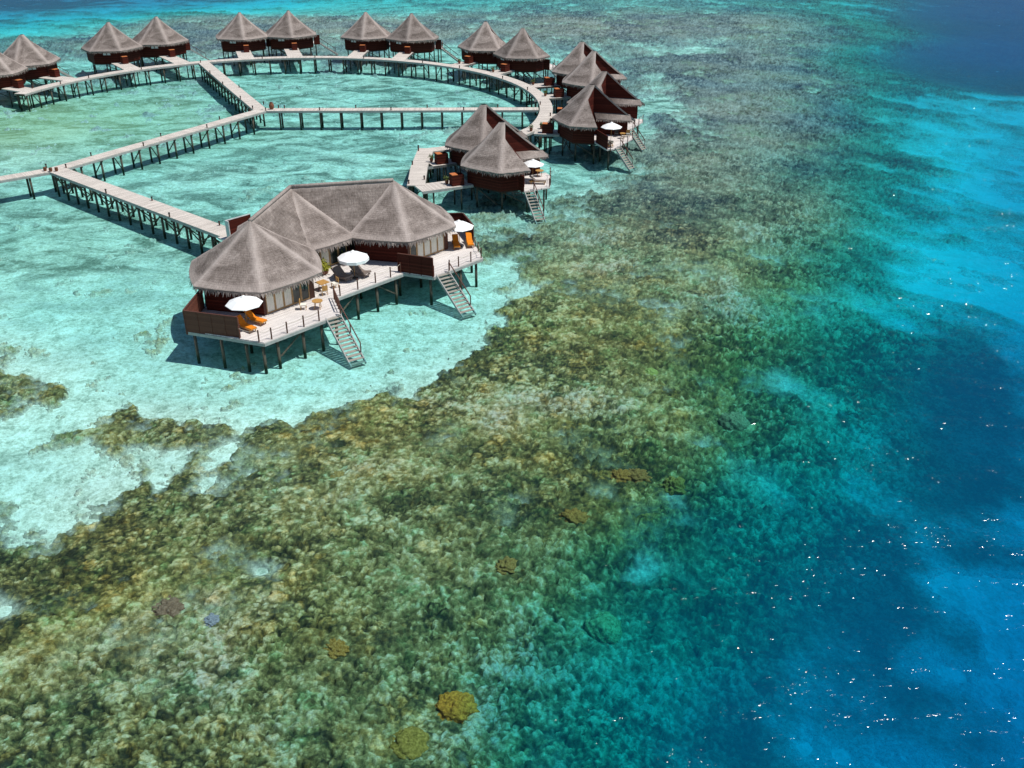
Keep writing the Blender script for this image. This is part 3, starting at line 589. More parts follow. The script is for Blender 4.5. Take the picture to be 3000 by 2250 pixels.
def make_hut(variant, label, seed):
    root = thing('thatched_hut', label, 'hut', (0, 0, 0), 0, 'thatched huts on stilts around the ring walkway')
    za, ze, R = 9.1, 4.55, 5.85
    K, E = (-.8, -1.72), (.85, -5.15)
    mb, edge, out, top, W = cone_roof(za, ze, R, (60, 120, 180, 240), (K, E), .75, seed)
    # lean-to skirt of thatch along the open sector
    sk = [(.05, .2, 5.42), (5.0, .2, 5.22), (5.3, -.78, 4.62), (.45, -.95, 4.72)]
    uvs = [(0, 0), (5, 0), (5, 1.3), (0, 1.3)]
    mb.add(sk + [(x, y, z - .2) for x, y, z in sk], [(3, 2, 1, 0), (4, 5, 6, 7), (3, 7, 6, 2), (1, 2, 6, 5), (0, 4, 7, 3)], uvs * 2, 0, [.0, 0, .5, .45] * 2)
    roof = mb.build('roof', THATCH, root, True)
    roof.data.polygons.foreach_set('use_smooth', [len(p.vertices) == 4 for p in roof.data.polygons])
    fm = fringe(edge, out, seed + 3)
    f2 = fringe([(5.3, -.78, 4.52), (.45, -.95, 4.62)], [Vector((0, -1, 0)), None], seed + 4)
    fm.build('fringe', THATCH, roof); f2.build('fringe', THATCH, roof)
    # triangular boarded gable over the sea-side opening
    g = MB(); y0 = .16
    pr = lambda x: za - (za - ze) * (1.14 * (x / R) - .14 * (x / R) ** 2) - .22
    poly = [(0, pr(0) - .05), (1.2, pr(1.2)), (2.6, pr(2.6)), (4.0, pr(4.0)), (5.0, pr(5.0)), (5.0, 4.6), (-.9, 4.6), (-.9, 8.1), (-.35, 8.65)]
    n = len(poly)
    g.add([(x, y0, z) for x, z in poly] + [(x, y0 + .1, z) for x, z in poly], [tuple(range(n))[::-1], tuple(range(n, 2 * n))] + [(i, (i + 1) % n, n + (i + 1) % n, n + i) for i in range(n)])
    g.build('gable_panel', WALL, root)
    # closing wall below the radial roof edge, then the room walls
    w = MB(); z0 = 2.18
    path = [(-.05, .1), (-.45, -1.0), (-.68, -1.7), (-.2, -2.8), (.2, -3.7), (.42, -4.25)]
    zt = [8.6, 7.9, 7.3, 6.5, 5.75, 5.2]
    for i in range(len(path) - 1):
        (a, b), (c, d) = path[i], path[i + 1]
        w.add([(a, b, z0), (c, d, z0), (c, d, zt[i + 1]), (a, b, zt[i]), (a - .1, b, z0), (c - .1, d, z0), (c - .1, d, zt[i + 1]), (a - .1, b, zt[i])], [(0, 1, 2, 3), (7, 6, 5, 4), (3, 2, 6, 7)])
    ang = [2] + list(range(60, 241, 60)) + [276]
    pts = []
    for a in ang:
        r_ = 4.95 if a % 60 == 0 else (4.75 if a < 10 else 4.4)
        pts.append((r_ * math.cos(R_(a)), r_ * math.sin(R_(a))))
    for (a, b), (c, d) in zip(pts, pts[1:]):
        v = [(a, b, z0), (c, d, z0), (c, d, 5.05), (a, b, 5.05)]; s_ = .975
        w.add(v + [(x * s_, y * s_, z) for x, y, z in v], [(0, 1, 2, 3), (7, 6, 5, 4), (3, 2, 6, 7), (0, 4, 5, 1)])
    w.box(.1, 4.75, .16, .28, z0, 4.6)
    w.build('wall', WALL, root)
    fl = MB(); fl.prism([(p[0] * .97, p[1] * .97) for p in pts] + [(0, -.2)], 1.98, 2.30); fl.build('floor', FLOORB, root)
    # window with two pale panes on the landward side
    a = R_(150); cx, cy = 4.31 * math.cos(a), 4.31 * math.sin(a); tx, ty = -math.sin(a), math.cos(a); ox, oy = math.cos(a), math.sin(a)
    wf = MB(); wf.beam((cx - tx * .72 + ox * .03, cy - ty * .72 + oy * .03, 4.1), (cx + tx * .72 + ox * .03, cy + ty * .72 + oy * .03, 4.1), .08, .86)
    win = wf.build('window', REDWOOD, root)
    for s in (-1, 1):
        MB().beam((cx + tx * (s * .36 - .28) + ox * .085, cy + ty * (s * .36 - .28) + oy * .085, 4.1), (cx + tx * (s * .36 + .28) + ox * .085, cy + ty * (s * .36 + .28) + oy * .085, 4.1), .03, .7).build('pane', WIN, win)
    # open-topped wooden enclosure beside the entrance
    e = MB(); x0, x1, ya, yb, zb, zt_ = -7.1, -5.6, -.65, .38, 2.2, 3.65
    e.box(x0, x0 + .09, ya, yb, zb, zt_); e.box(x0 + .09, x1, ya, ya + .09, zb, zt_); e.box(x0 + .09, x1, yb - .09, yb, zb, zt_); e.box(x1 - .09, x1, ya + .09, yb - .09, zb, zt_)
    en = e.build('shower_enclosure', WALL, root)
    i_ = MB(); i_.box(x0 + .09, x0 + .12, ya + .12, yb - .12, zb + .2, zt_ + .03); i_.box(x0 + .02, x0 + .72, ya + .02, yb - .02, zt_ + .005, zt_ + .07)  # inner panel and added top board carry the painted sunlit orange
    i_.build('sunlit_lining', WALLIN, en)
    # terrace
    if variant == 'wide':
        dp = [(.1, -.1), (5.5, -.1), (5.6, -1.7), (3.2, -7.6), (2.4, -8.1), (.55, -4.5)]; sa, sb = (.75, -4.5), (2.45, -8.0)
        tp, ft = (3.75, -6.7, 2.38), (6.0, -8.1, -.4); rp = [(5.55, -1.7), (4.95, -3.3), (4.35, -4.8), (2.85, -7.9)]
    else:
        dp = [(.1, -.1), (5.4, -.1), (5.3, -1.4), (3.2, -5.6), (-.35, -5.9), (.1, -4.5)]; sa, sb = (-.4, -4.6), (-.32, -5.85)
        tp, ft = (.35, -5.78, 2.38), (.0, -9.8, -.4); rp = [(5.3, -1.5), (4.6, -2.9), (3.9, -4.3), (3.15, -5.5), (1.05, -5.7)]
    MB().prism(dp, 2.22, DECK).build('terrace_deck', DECKW, root)
    sc = MB(); sc.beam((*sa, 3.15), (*sb, 3.15), .07, 1.85); sc.beam((*sa, 4.1), (*sb, 4.1), .12, .06); sc.build('privacy_screen', WALL, root)
    ps = []; rp_ = MB(); rail(ps, rp_, rp)
    for p in ps: p.build('railing_post', REDWOOD, root)
    rp_.build('rope', ROPE, root)
    stairs(root, tp, ft, 1.15, 11)
    pp = [(4.2 * math.cos(R_(a_)), 4.2 * math.sin(R_(a_))) for a_ in range(0, 300, 48)] + [(0, 0), (4.9, -1.3), (2.6, -5.2 if variant != 'wide' else -7.2), (.5, -5.0)]
    piles(root, pp)
    for i in (1, 3, 4, 5):
        (a_, b_), (c_, d_) = pp[i], pp[i + 1]; put_brace(root, (a_, b_, 1.9), (a_ + (c_ - a_) * .8, b_ + (d_ - b_) * .8, .3))
    return root

def umbrella(label, loc, R=1.4, sides=8, valance=.0, tilt=0, group='white parasols'):
    root = thing('parasol', label, 'parasol', loc, random.uniform(0, .5), group)
    mb = MB(); n = sides; z = 2.05; ap = z + R * .42
    ring = [(R * math.cos(2 * math.pi * i / n), R * math.sin(2 * math.pi * i / n), z) for i in range(n)]
    mids = [(.52 * x, .52 * y, z + R * .24) for x, y, _ in ring]
    v = [(0, 0, ap)] + mids + ring; fs = [(0, 1 + i, 1 + (i + 1) % n) for i in range(n)] + [(1 + i, 1 + n + i, 1 + n + (i + 1) % n, 1 + (i + 1) % n) for i in range(n)]
    mb.add(v, fs); mb.add([(x, y, w - .03) for x, y, w in v], [f[::-1] for f in fs])
    val = valance or .04
    mb.add(ring + [(x, y, w - val) for x, y, w in ring], [(i, n + i, n + (i + 1) % n, (i + 1) % n) for i in range(n)])
    cn = mb.build('canopy', WHITE, root)
    for i in range(n):
        x, y, w_ = ring[i]; MB().tube([(0, 0, ap - .06), (.52 * x, .52 * y, z + R * .24 - .05), (x * .99, y * .99, w_ - .05)], .012, 4).build('rib', TEAK, cn)
    MB().lathe([(.24, ap - .02 - R * .06), (.22, ap + .03 - R * .05), (.02, ap + .10)], n=n).build('top_cap', WHITE, cn)
    MB().tube([(0, 0, 0), (0, 0, ap + .12)], .028, 8).build('pole', TEAK, root)
    MB().lathe([(.3, 0), (.3, .07), (.08, .1), (.05, .3)], n=14).build('base', DARKM, root)
    return root
def lounger(label, loc, rz, cush=ORANGE, group=None, frame=TEAK, name='sun_lounger', fat=0):
    """head end at -x, foot at +x, centred"""
    root = thing(name, label, 'sun lounger', loc, rz, group)
    f = MB()
    for s in (-1, 1): f.beam((-.95, s * .3, .30), (1.0, s * .3, .30), .06, .09)
    for x in (-.95, .97): f.beam((x, -.3, .30), (x, .3, .30), .06, .08)
    f.build('frame', frame, root)
    for x in (-.75, .8):
        for s in (-1, 1): MB().beam((x, s * .29, .0), (x, s * .29, .28), .06, .06).build('leg', frame, root)
    def slab(pts, w, th, nm):
        mb = MB(); k = len(pts)
        up = []
        for i, (x, z) in enumerate(pts):
            a = pts[max(i - 1, 0)]; b = pts[min(i + 1, k - 1)]; dx, dz = b[0] - a[0], b[1] - a[1]; L = math.hypot(dx, dz); up.append((-dz / L, dx / L))
        v = []
        for (x, z), (nx, nz) in zip(pts, up):
            v += [(x, -w, z), (x, w, z), (x + nx * th, w * .93, z + nz * th), (x + nx * th, -w * .93, z + nz * th)]
        fs = [(3, 2, 1, 0), tuple(4 * (k - 1) + i for i in range(4))]
        for i in range(k - 1):
            for j in range(4): fs.append((4 * i + j, 4 * i + (j + 1) % 4, 4 * i + 4 + (j + 1) % 4, 4 * i + 4 + j))
        mb.add(v, fs); return mb.build(nm, cush, root, False)
    slab([(-.28, .34), (.2, .33 - fat * .06), (.65, .33), (1.0, .34 + fat * .05)], .30 + fat * .12, .09 + fat * .05, 'seat_cushion')
    slab([(-.98, .92), (-.75, .74), (-.30, .37)], .30 + fat * .12, .09 + fat * .05, 'back_cushion')
    return root
def table(label, loc, r=.42, h=.72, square=False, rz=0):
    root = thing('deck_table', label, 'table', loc, rz, 'wooden tables on the terraces')
    t = MB()
    if square: t.box(-r, r, -r, r, h - .04, h)
    else: t.lathe([(r, h - .04), (r, h)], n=18)
    t.build('tabletop', TEAK, root)
    for a in (45, 135, 225, 315):
        x, y = r * .75 * math.cos(R_(a)), r * .75 * math.sin(R_(a)); MB().beam((x, y, 0), (x * .8, y * .8, h - .04), .05, .05).build('leg', TEAK, root)
    return root
def chair(label, loc, rz, cush, group=None):
    root = thing('deck_chair', label, 'chair', loc, rz, group)
    MB().box(-.25, .25, -.25, .25, .36, .47).build('seat', cush, root)
    MB().beam((-.26, 0, .68), (-.26, .001, .68), .5, .45)
    b = MB(); b.box(-.30, -.24, -.25, .25, .45, .92); b.build('backrest', TEAK if cush is not DARKM else DARKM, root)
    for x in (-.22, .22):
        for y in (-.23, .23): MB().beam((x, y, 0), (x, y, .36), .05, .05).build('leg', TEAK if cush is not DARKM else DARKM, root)
    return root
def leafball(mb, c, r, n, seed, size=.22):
    rr = random.Random(seed)
    for _ in range(n):
        d = Vector((rr.gauss(0, 1), rr.gauss(0, 1), rr.gauss(0, 1))).normalized(); p = Vector(c) + Vector((d.x * r, d.y * r, abs(d.z) * r * .9)) * rr.uniform(.35, 1)
        a = Vector((rr.gauss(0, 1), rr.gauss(0, 1), rr.gauss(0, .6))).normalized(); b = a.cross(d).normalized(); L = size * rr.uniform(.6, 1.3)
        mb.add([p, p + a * L * .5 + b * L * .2, p + a * L, p + a * L * .5 - b * L * .2], [(0, 1, 2, 3)])
def potted(label, loc, s=1.0, group='potted plants on the hut landings'):
    root = thing('potted_plant', label, 'potted plant', loc, 0, group)
    MB().lathe([(.16 * s, 0), (.24 * s, .3 * s), (.21 * s, .42 * s), (.23 * s, .45 * s)], n=12).build('pot', CLAY, root, True)
    m = MB(); leafball(m, (0, 0, .55 * s), .38 * s, 70, int(loc[0] * 10), .24 * s); m.build('foliage', LEAFD, root)
    return root
# ------------------------------------------------------------------ walkways
def walkway(label, pts, width, spacing, style, zoff=0.0, start=.6):
    o0 = Vector((pts[0][0], pts[0][1], 0)); root = thing('walkway', label, 'walkway', o0, 0, 'timber walkways over the lagoon')
    P = [Vector((x, y, 0)) - o0 for x, y in pts]; n = len(P); z1 = DECK + zoff
    nor = []; s = 0; S = [0]
    for i in range(n):
        d = (P[min(i + 1, n - 1)] - P[max(i - 1, 0)]).normalized(); nor.append(Vector((-d.y, d.x, 0)))
        if i: s += (P[i] - P[i - 1]).length; S.append(s)
    h = width / 2; v = []; uv = []
    for p, q, t in zip(P, nor, S):
        v += [p + q * h + Vector((0, 0, z1)), p - q * h + Vector((0, 0, z1)), p - q * h + Vector((0, 0, z1 - .09)), p + q * h + Vector((0, 0, z1 - .09))]
        uv += [(0, t), (width, t), (width + .1, t), (-.1, t)]
    fs = [(4 * i + j, 4 * i + (j + 1) % 4, 4 * i + 4 + (j + 1) % 4, 4 * i + 4 + j) for i in range(n - 1) for j in range(4)]
    fs = [f[::-1] for f in fs] + [(0, 1, 2, 3), tuple(4 * (n - 1) + k for k in (3, 2, 1, 0))]
    MB().add(v, fs, uv).build('deck', JETW, root)
    for s_ in (1, -1):
        mb = MB()
        for i in range(n - 1): mb.beam(P[i] + nor[i] * s_ * (h - .03) + Vector((0, 0, z1 - .215)), P[i + 1] + nor[i + 1] * s_ * (h - .03) + Vector((0, 0, z1 - .215)), .1, .24)
        mb.build('edge_beam', BEAM, root)
    t = start; k = 0
    while t < S[-1] - .2:
        i = max(j for j in range(n) if S[j] <= t); i = min(i, n - 2); f = (t - S[i]) / (S[i + 1] - S[i])
        c = P[i].lerp(P[i + 1], f); q = nor[i].lerp(nor[i + 1], f).normalized()
        w = c + o0; zb = -depth1(w.x, w.y) - .25
        a, b = c + q * (h - .22), c - q * (h - .22)
        for p in (a, b): MB().tube([(p.x, p.y, zb), (p.x, p.y, z1 - .33)], .14, 8).build('pile', PILE, root, True)
        MB().beam(a + Vector((0, 0, z1 - .40)) + q * .3, b + Vector((0, 0, z1 - .40)) - q * .3, .12, .16).build('cross_beam', PILE, root)
        if style != 'single':
            u, w_ = (a, b) if k % 2 else (b, a)
            put_brace(root, u + Vector((0, 0, z1 - .55)), w_ + Vector((0, 0, .1)))
        if style == 'side' and t + spacing < S[-1] - .2:
            i2 = min(max(j for j in range(n) if S[j] <= t + spacing), n - 2); f2 = (t + spacing - S[i2]) / (S[i2 + 1] - S[i2])
            c2 = P[i2].lerp(P[i2 + 1], f2); q2 = nor[i2]
            for sg in (1, -1):
                A, B_ = c + q * sg * (h - .22), c2 + q2 * sg * (h - .22)
                if k % 2: A, B_ = B_, A
                put_brace(root, A + Vector((0, 0, z1 - .45)), B_ + Vector((0, 0, .75)))
        t += spacing; k += 1
    return root
C0 = (-38.2, 152.6); RR_ = 43.5
ringpts = [(C0[0] + RR_ * math.cos(R_(a)), C0[1] + RR_ * math.sin(R_(a))) for a in np.linspace(167.5, -17.5, 64)]
walkway('long curved walkway sweeping past the far row of huts', ringpts, 2.0, 2.9, 'N')
walkway('short link walkway between the curved walkway and the two-hut landing', [(3.6, 139.9), (.6, 134.8), (-4.5, 130.2), (-11.2, 127.0)], 1.9, 3.2, 'N', .004)
walkway('short straight landing walkway in front of the two near huts', [(-11.4, 128.0), (-11.6, 119.5), (-11.3, 111.2)], 2.1, 3.0, 'N', .008)
walkway('straight walkway from the middle junction to the right side of the ring', [(-38.2, 150.7), (-16, 151.0), (4.1, 151.3)], 1.9, 3.1, 'single', .004, 2.6)
walkway('straight walkway from the middle junction up to the far row of huts', [(-58.9, 191.2), (-48.5, 170.3), (-38.6, 150.6)], 2.0, 2.6, 'side', .008, 2.0)
walkway('long straight walkway with V-braced posts between the two junctions', [(-56.9, 117.6), (-47.6, 134.0), (-38.4, 150.3)], 2.0, 3.1, 'N', .012)
walkway('wide walkway leading to the large villa in front', [(-57.4, 118.8), (-44, 107.4), (-28.2, 93.9)], 2.2, 2.35, 'side', .016, 2.6)
walkway('walkway running off the left edge of the photo', [(-57.2, 117.6), (-68, 108.8), (-80, 99.0)], 1.9, 4.6, 'single', .020, 2.5)

def bollard(loc, group, label, first=[None]):
    loc = (loc[0], loc[1], DECK + .03)
    if first[0] is None:
        r = thing('bollard_lamp', label, 'bollard', loc, 0, group)
        MB().tube([(0, 0, -.06), (0, 0, .34)], .085, 8).build('post', REDWOOD, r)
        MB().lathe([(.11, .34), (.12, .40), (.10, .46), (.02, .48)], n=10).build('cap', DARKM, r, True)
        first[0] = r; return r
    return dup(first[0], loc, 0, label, group)
for grp, lab, pts in (
    ('bollards on the long walkway', 'small dark bollard lamp on the edge of the long straight walkway', [(-54.4, 124.1), (-49.3, 129.1), (-48.6, 134.2), (-43.6, 139.2), (-43.1, 144.1), (-39.9, 149.5)]),
    ('bollards on the villa walkway', 'small dark bollard lamp on the walkway to the large villa', [(-46.6, 108.2), (-40.4, 105.4), (-36.7, 99.8), (-30.6, 97.0)]),
    ('bollards on the far straight walkway', 'small dark bollard lamp on the walkway up to the far huts', [(-54.2, 179.4), (-49.3, 169.5), (-45.9, 167.0), (-43.5, 158.2)]),
    ('bollards at the middle junction', 'small dark bollard lamp at the middle walkway junction', [(-39.9, 151.2), (-38.9, 154.2), (-37.6, 149.9)]),
    ('bollards on the right straight walkway', 'small dark bollard lamp on the straight walkway inside the ring', [(-36.0, 151.6), (-35.1, 151.6), (-29.4, 150.1), (-24.1, 151.7), (-18.5, 150.2), (-13.1, 151.9), (-7.4, 150.3), (-2.2, 152.1)]),
    ('bollards on the ring', 'small dark bollard lamp on the edge of the curved walkway', [(C0[0] + (RR_ + s * .86) * math.cos(R_(a)), C0[1] + (RR_ + s * .86) * math.sin(R_(a))) for a, s in ((77, -1), (60, -1), (48, -1), (31, -1), (17, -1), (2, -1), (90, -1), (103.5, -1), (119, -1), (134, -1), (148, -1), (156, -1), (162, 1), (-8, 1))]),
    ('bollards on the two-hut landing', 'small dark bollard lamp on the landing walkway of the two near huts', [(-12.3, 126.6), (-12.4, 127.7), (-12.5, 120), (-12.2, 111.9), (-10.5, 113.6)]),
    ('bollards at the left junction', 'small dark bollard lamp at the left walkway junction', [(-57.9, 118.7), (-55.4, 118.6)])):
    for p in pts: bollard(p, grp, lab)

j = thing('clay_jar', 'large brown clay jar standing at the middle walkway junction', 'jar', (-36.9, 150.9, DECK))
MB().lathe([(.2, 0), (.36, .22), (.40, .55), (.30, .85), (.20, .95), (.24, 1.02)], n=16).build('vessel', CLAY, j, True)
MB().lathe([(.23, 1.02), (.24, 1.06), (.05, 1.10)], n=16).build('lid', REDWOOD, j, True)
for x, y in ((-57.4, 117.2), (-56.6, 116.95), (-55.95, 117.1)):
    j = thing('clay_pot', 'small reddish clay pot in the row at the left walkway junction', 'pot', (x, y, DECK + .02), 0, 'clay pots at the left junction')
    MB().lathe([(.13, 0), (.21, .2), (.19, .42), (.22, .46)], n=12).build('vessel', CLAY, j, True)
    MB().lathe([(.19, .44), (.02, .45)], n=12).build('soil', DARKM, j)

# ------------------------------------------------------------------ huts
HUTS = [  # x, y, facing of the plan, terrace kind, landing length, label
    ('near', -.8, 114.4, 25, 11.0, 'nearest small hut, dark triangular gable and parasol, behind the large villa'),
    ('near', -3.2, 123.6, 25, 7.8, 'thatched hut half hidden behind the hut nearest the large villa'),
    ('wide', 11.3, 135.6, -8, 8.2, 'thatched hut with white parasol and long stairs at the right end of the ring'),
    ('wide', 13.8, 145.2, -6, 9.2, 'right-hand hut with broad gable, partly hidden behind the parasol hut'),
    ('near', 13.5, 162.3, 20, 8.8, 'thatched hut third back in the right-hand row, its tip rising over the broad gable'),
    ('near', 12.2, 171.3, 20, 9.6, 'farthest back hut of the four stacked in the right-hand row'),
    ('near', 2.2, 186.8, 56, 9.6, 'front hut of the pair at the far right bend of the curved walkway'),
    ('near', -4.8, 194.9, 57, 10.4, 'rear hut of the pair at the far right bend of the curved walkway'),
    ('near', -20.1, 206.3, 84, 12.8, 'far hut with stairs at its right side, just right of the row centre'),
    ('near', -29.6, 208.4, 87, 12.6, 'far hut left of the one with stairs, right of the walkway head'),
    ('near', -45.8, 210.4, 106, 14.6, 'tallest looking far hut, right one of the pair beside the straight walkway head'),
    ('near', -55.1, 207.7, 108, 13.8, 'far hut, left one of the pair beside the straight walkway head'),
    ('near', -70.1, 201.7, 125, 14.8, 'far hut, right one of the pair left of the straight walkway'),
    ('near', -76.8, 194.3, 126, 13.2, 'far hut, left one of the pair left of the straight walkway'),
    ('near', -86.6, 179.2, 154, 11.4, 'pale roofed hut standing by the left end of the curved walkway'),
    ('near', -88.6, 170.2, 150, 9.4, 'hut cut off by the left edge of the photo'),
]
proto = {}
for i, (kind, x, y, e, land, lab) in enumerate(HUTS):
    if kind not in proto: r = proto[kind] = make_hut(kind, lab, 5 if kind == 'near' else 9); r.location = (x, y, 0); r.rotation_euler = (0, 0, R_(e))
    else: r = dup(proto[kind], (x, y, 0), R_(e), lab, skip=('landing', 'landing_pile'))
    L = MB().prism([(-land, -.95), (-4.6, -.95), (-4.6, 1.9), (-land, 1.9)], 2.20, 2.385, uvrot=R_(90)).build('landing', JETW, r)
    MB().box(-land, -4.6, -1.03, -.95, 2.08, 2.37).build('landing_beam', BEAM, r)
    for px in (-land + 1.5, -6.0):
        for py in (-.6, 1.6): MB().tube([(px, py, -1.5), (px, py, 2.19)], .105, 7).build('landing_pile', PILE, r, True)
for (x, y, z), lab in (((-10.2, 121.3, 2.45), 'bushy potted plant on the landing of the half hidden near hut'), ((-7.7, 111.9, 2.42), 'bushy potted plant on the landing of the nearest small hut'),
    ((4.2, 138.6, 2.42), 'potted plant on the landing of the parasol hut at the ring end'), ((2.7, 137.2, 2.42), 'potted plant where the ring end meets the parasol hut landing'),
    ((5.4, 160.3, 2.42), 'potted plant on the landing of the third right-hand hut'), ((3.6, 169.4, 2.42), 'potted plant on the landing of the farthest right-hand hut'),
    ((-3.4, 180.6, 2.42), 'potted plant before the front hut of the bend pair'), ((-9.9, 188.8, 2.42), 'potted plant before the rear hut of the bend pair')):
    potted(lab, (x, y, z), 1.0)
def hutpt(i, p): x, y, e = HUTS[i][1], HUTS[i][2], R_(HUTS[i][3]); return (x + p[0] * math.cos(e) - p[1] * math.sin(e), y + p[0] * math.sin(e) + p[1] * math.cos(e), DECK + .01)
umbrella('white parasol on the terrace of the nearest small hut', hutpt(0, (2.3, -2.8)), 1.35)
umbrella('white parasol on the terrace of the hut at the ring end', hutpt(2, (2.7, -4.2)), 1.45)
table('round honey wood table by the dark wall of the nearest small hut', hutpt(0, (4.0, -1.2)), .5)
lounger('wooden sun lounger on the terrace of the nearest small hut', hutpt(0, (2.4, -3.9)), R_(25 - 30), TAUPE)
lounger('pale sun lounger beside the long stairs of the ring end hut', hutpt(2, (2.7, -6.3)), R_(-8 + 100), STEP)
table('small red-brown table on the terrace of the hut at the ring end', hutpt(2, (4.2, -1.9)), .4)
for k, q in enumerate(((3.3, -1.0), (4.9, -1.0))):
    chair(('dark' if k == 0 else 'grey') + ' chair on the terrace of the ring end hut, ' + ('left' if k == 0 else 'right') + ' of its table', hutpt(2, q), R_(-8 - 90), DARKM if k == 0 else BEAM, 'chairs on the ring end hut terrace')
# ------------------------------------------------------------------ the large villa
VO = Vector((-16.9, 85.5, 0)); VR = R_(47.5)
def vpt(x, y, z=DECK + .01): return (VO.x + x * math.cos(VR) - y * math.sin(VR), VO.y + x * math.sin(VR) + y * math.cos(VR), z)
V = thing('large_villa', 'large three-lobed thatched villa on stilts with white decks, nearest building', 'villa', VO, VR)
LOB = [(-8.3, -.2, 9.0), (-.3, 4.7, 8.75), (7.9, -.2, 9.0)]; ZE = 4.85
roof = MB(); ed = []
for k, (cx, cy, za) in enumerate(LOB):
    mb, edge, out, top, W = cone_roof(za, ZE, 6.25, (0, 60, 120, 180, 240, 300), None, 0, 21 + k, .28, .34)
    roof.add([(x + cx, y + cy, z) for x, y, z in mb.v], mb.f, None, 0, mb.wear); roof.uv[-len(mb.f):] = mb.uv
    ed.append(([(x + cx, y + cy, z) for x, y, z in edge], out))
PC = Vector((-.1, 5.3, 8.97))
for a, b, sg in ((Vector((-8.3, -.2, 8.95)), PC, 1), (PC, Vector((7.9, -.2, 8.95)), 1)):
    d = (b - a); d.z = 0; L = d.length; d.normalize(); nn = Vector((-d.y, d.x, 0)); K = 24; M_ = 10
    for side in (-1, 1):
        vs = []; uv = []; rr = np.random.default_rng(5 + side)
        for j in range(M_ + 1):
            for i in range(K + 1):
                f = j / M_; p = a.lerp(b, i / K) + nn * side * 3.5 * f; sag = .10 * math.sin(math.pi * f)
                vs.append((p.x, p.y, p.z - (p.z - ZE) * (1.02 * f) - sag + .02 * rr.normal())); uv.append((i / K * L, f * 5.3))
        fs = [(j * (K + 1) + i, j * (K + 1) + i + 1, (j + 1) * (K + 1) + i + 1, (j + 1) * (K + 1) + i) for j in range(M_) for i in range(K)]
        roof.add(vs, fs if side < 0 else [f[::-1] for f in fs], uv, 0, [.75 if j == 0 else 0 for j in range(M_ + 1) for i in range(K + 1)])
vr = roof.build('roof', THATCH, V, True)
rc = MB()
for a, b in ((Vector((-8.3, -.2, 9.0)), PC + Vector((0, 0, .04))), (PC + Vector((0, 0, .04)), Vector((7.9, -.2, 9.0)))):
    rc.tube([a.lerp(b, t) for t in (0, .2, .4, .6, .8, 1)], .17, 8)
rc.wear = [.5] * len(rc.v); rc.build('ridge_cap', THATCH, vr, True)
fm = MB()
for k, (edge, out) in enumerate(ed):
    keep = []
    for i in range(len(edge) - 1):
        p = Vector(edge[i]); ins = False
        for m, (cx, cy, _) in enumerate(LOB):
            if m != k:
                th = math.degrees(math.atan2(p.y - cy, p.x - cx)) % 360
                if math.hypot(p.x - cx, p.y - cy) < hexr(th, 6.25, .34) - .05: ins = True
        if not ins: keep.append(i)
    for i in keep:
        f = fringe([edge[i], edge[i + 1]], [out[i], None], 300 * k + i, .2, .48); fm.add(f.v, f.f, None, 0, f.wear)
fm.build('fringe', THATCH, vr)

# walls: three six-sided rooms; glazed fronts on the two wings
w = MB(); fl = MB(); RW = 5.25
GLZ = {(0, 4), (2, 4)}
for k, (cx, cy, _) in enumerate(LOB):
    P = [(cx + RW * math.cos(R_(a)), cy + RW * math.sin(R_(a))) for a in range(0, 360, 60)]
    for i in range(6):
        if (k, i) in GLZ or (k == 1 and i == 4): continue
        (a, b), (c, d) = P[i], P[(i + 1) % 6]; s_ = .975
        v = [(a, b, 2.41), (c, d, 2.41), (c, d, 5.35), (a, b, 5.35)]
        w.add(v + [(cx + (x - cx) * s_, cy + (y - cy) * s_, z) for x, y, z in v], [(0, 1, 2, 3), (7, 6, 5, 4), (3, 2, 6, 7), (0, 4, 5, 1), (0, 3, 7, 4), (1, 5, 6, 2)])
    fl.prism([(cx + (RW + .15) * math.cos(R_(a)), cy + (RW + .15) * math.sin(R_(a))) for a in range(0, 360, 60)], 2.0, 2.37 - k * .004)
w.build('wall', WALL, V); fl.build('floor', FLOORB, V)
def glazed(cx, y, x0, x1, n, curt):
    """a run of framed glass doors between x0 and x1, facing the deck; corner posts beside it"""
    pw = (x1 - x0) / n
    for i in range(n):
        a, b = x0 + i * pw, x0 + (i + 1) * pw; f = MB()
        f.box(a + .01, a + .09, y - .05, y + .05, 2.45, 4.95); f.box(b - .09, b - .01, y - .05, y + .05, 2.45, 4.95)
        f.box(a + .09, b - .09, y - .05, y + .05, 2.45, 2.57); f.box(a + .09, b - .09, y - .05, y + .05, 4.25, 4.33); f.box(a + .09, b - .09, y - .05, y + .05, 4.86, 4.95)
        dr = f.build('glass_door', FRAME, V)
        MB().box(a + .09, b - .09, y - .008, y + .008, 2.57, 4.86).build('pane', GLASS, dr)
        if i in curt:
            c = MB(); k = 9
            xs = [a + .09 + (b - a - .18) * q / k for q in range(k + 1)]
            vs = [(x, y - .02 - .012 * (q % 2), z) for z in (2.58, 4.24) for q, x in enumerate(xs)]
            c.add(vs, [(q, q + 1, k + 2 + q, k + 1 + q) for q in range(k)]); c.build('curtain', CURT, dr)
yl = LOB[0][1] - RW * math.cos(R_(30))
for cx, curt in ((LOB[0][0], (0, 1, 2)), (LOB[2][0], (1, 2, 3, 4))):
    glazed(cx, yl + .02, cx - 2.35, cx + 2.1, 5, curt)
    m = MB(); m.box(cx - RW / 2, cx - 2.35, yl - .03, yl + .12, 2.41, 5.3); m.box(cx + 2.1, cx + RW / 2, yl - .03, yl + .12, 2.41, 5.3); m.box(cx - 2.35, cx + 2.1, yl - .03, yl + .12, 4.95, 5.3)
    m.build('corner_post', REDWOOD, V)
ym = LOB[1][1] - RW * math.cos(R_(30)); glazed(0, ym, -2.2, 1.9, 4, (1,))

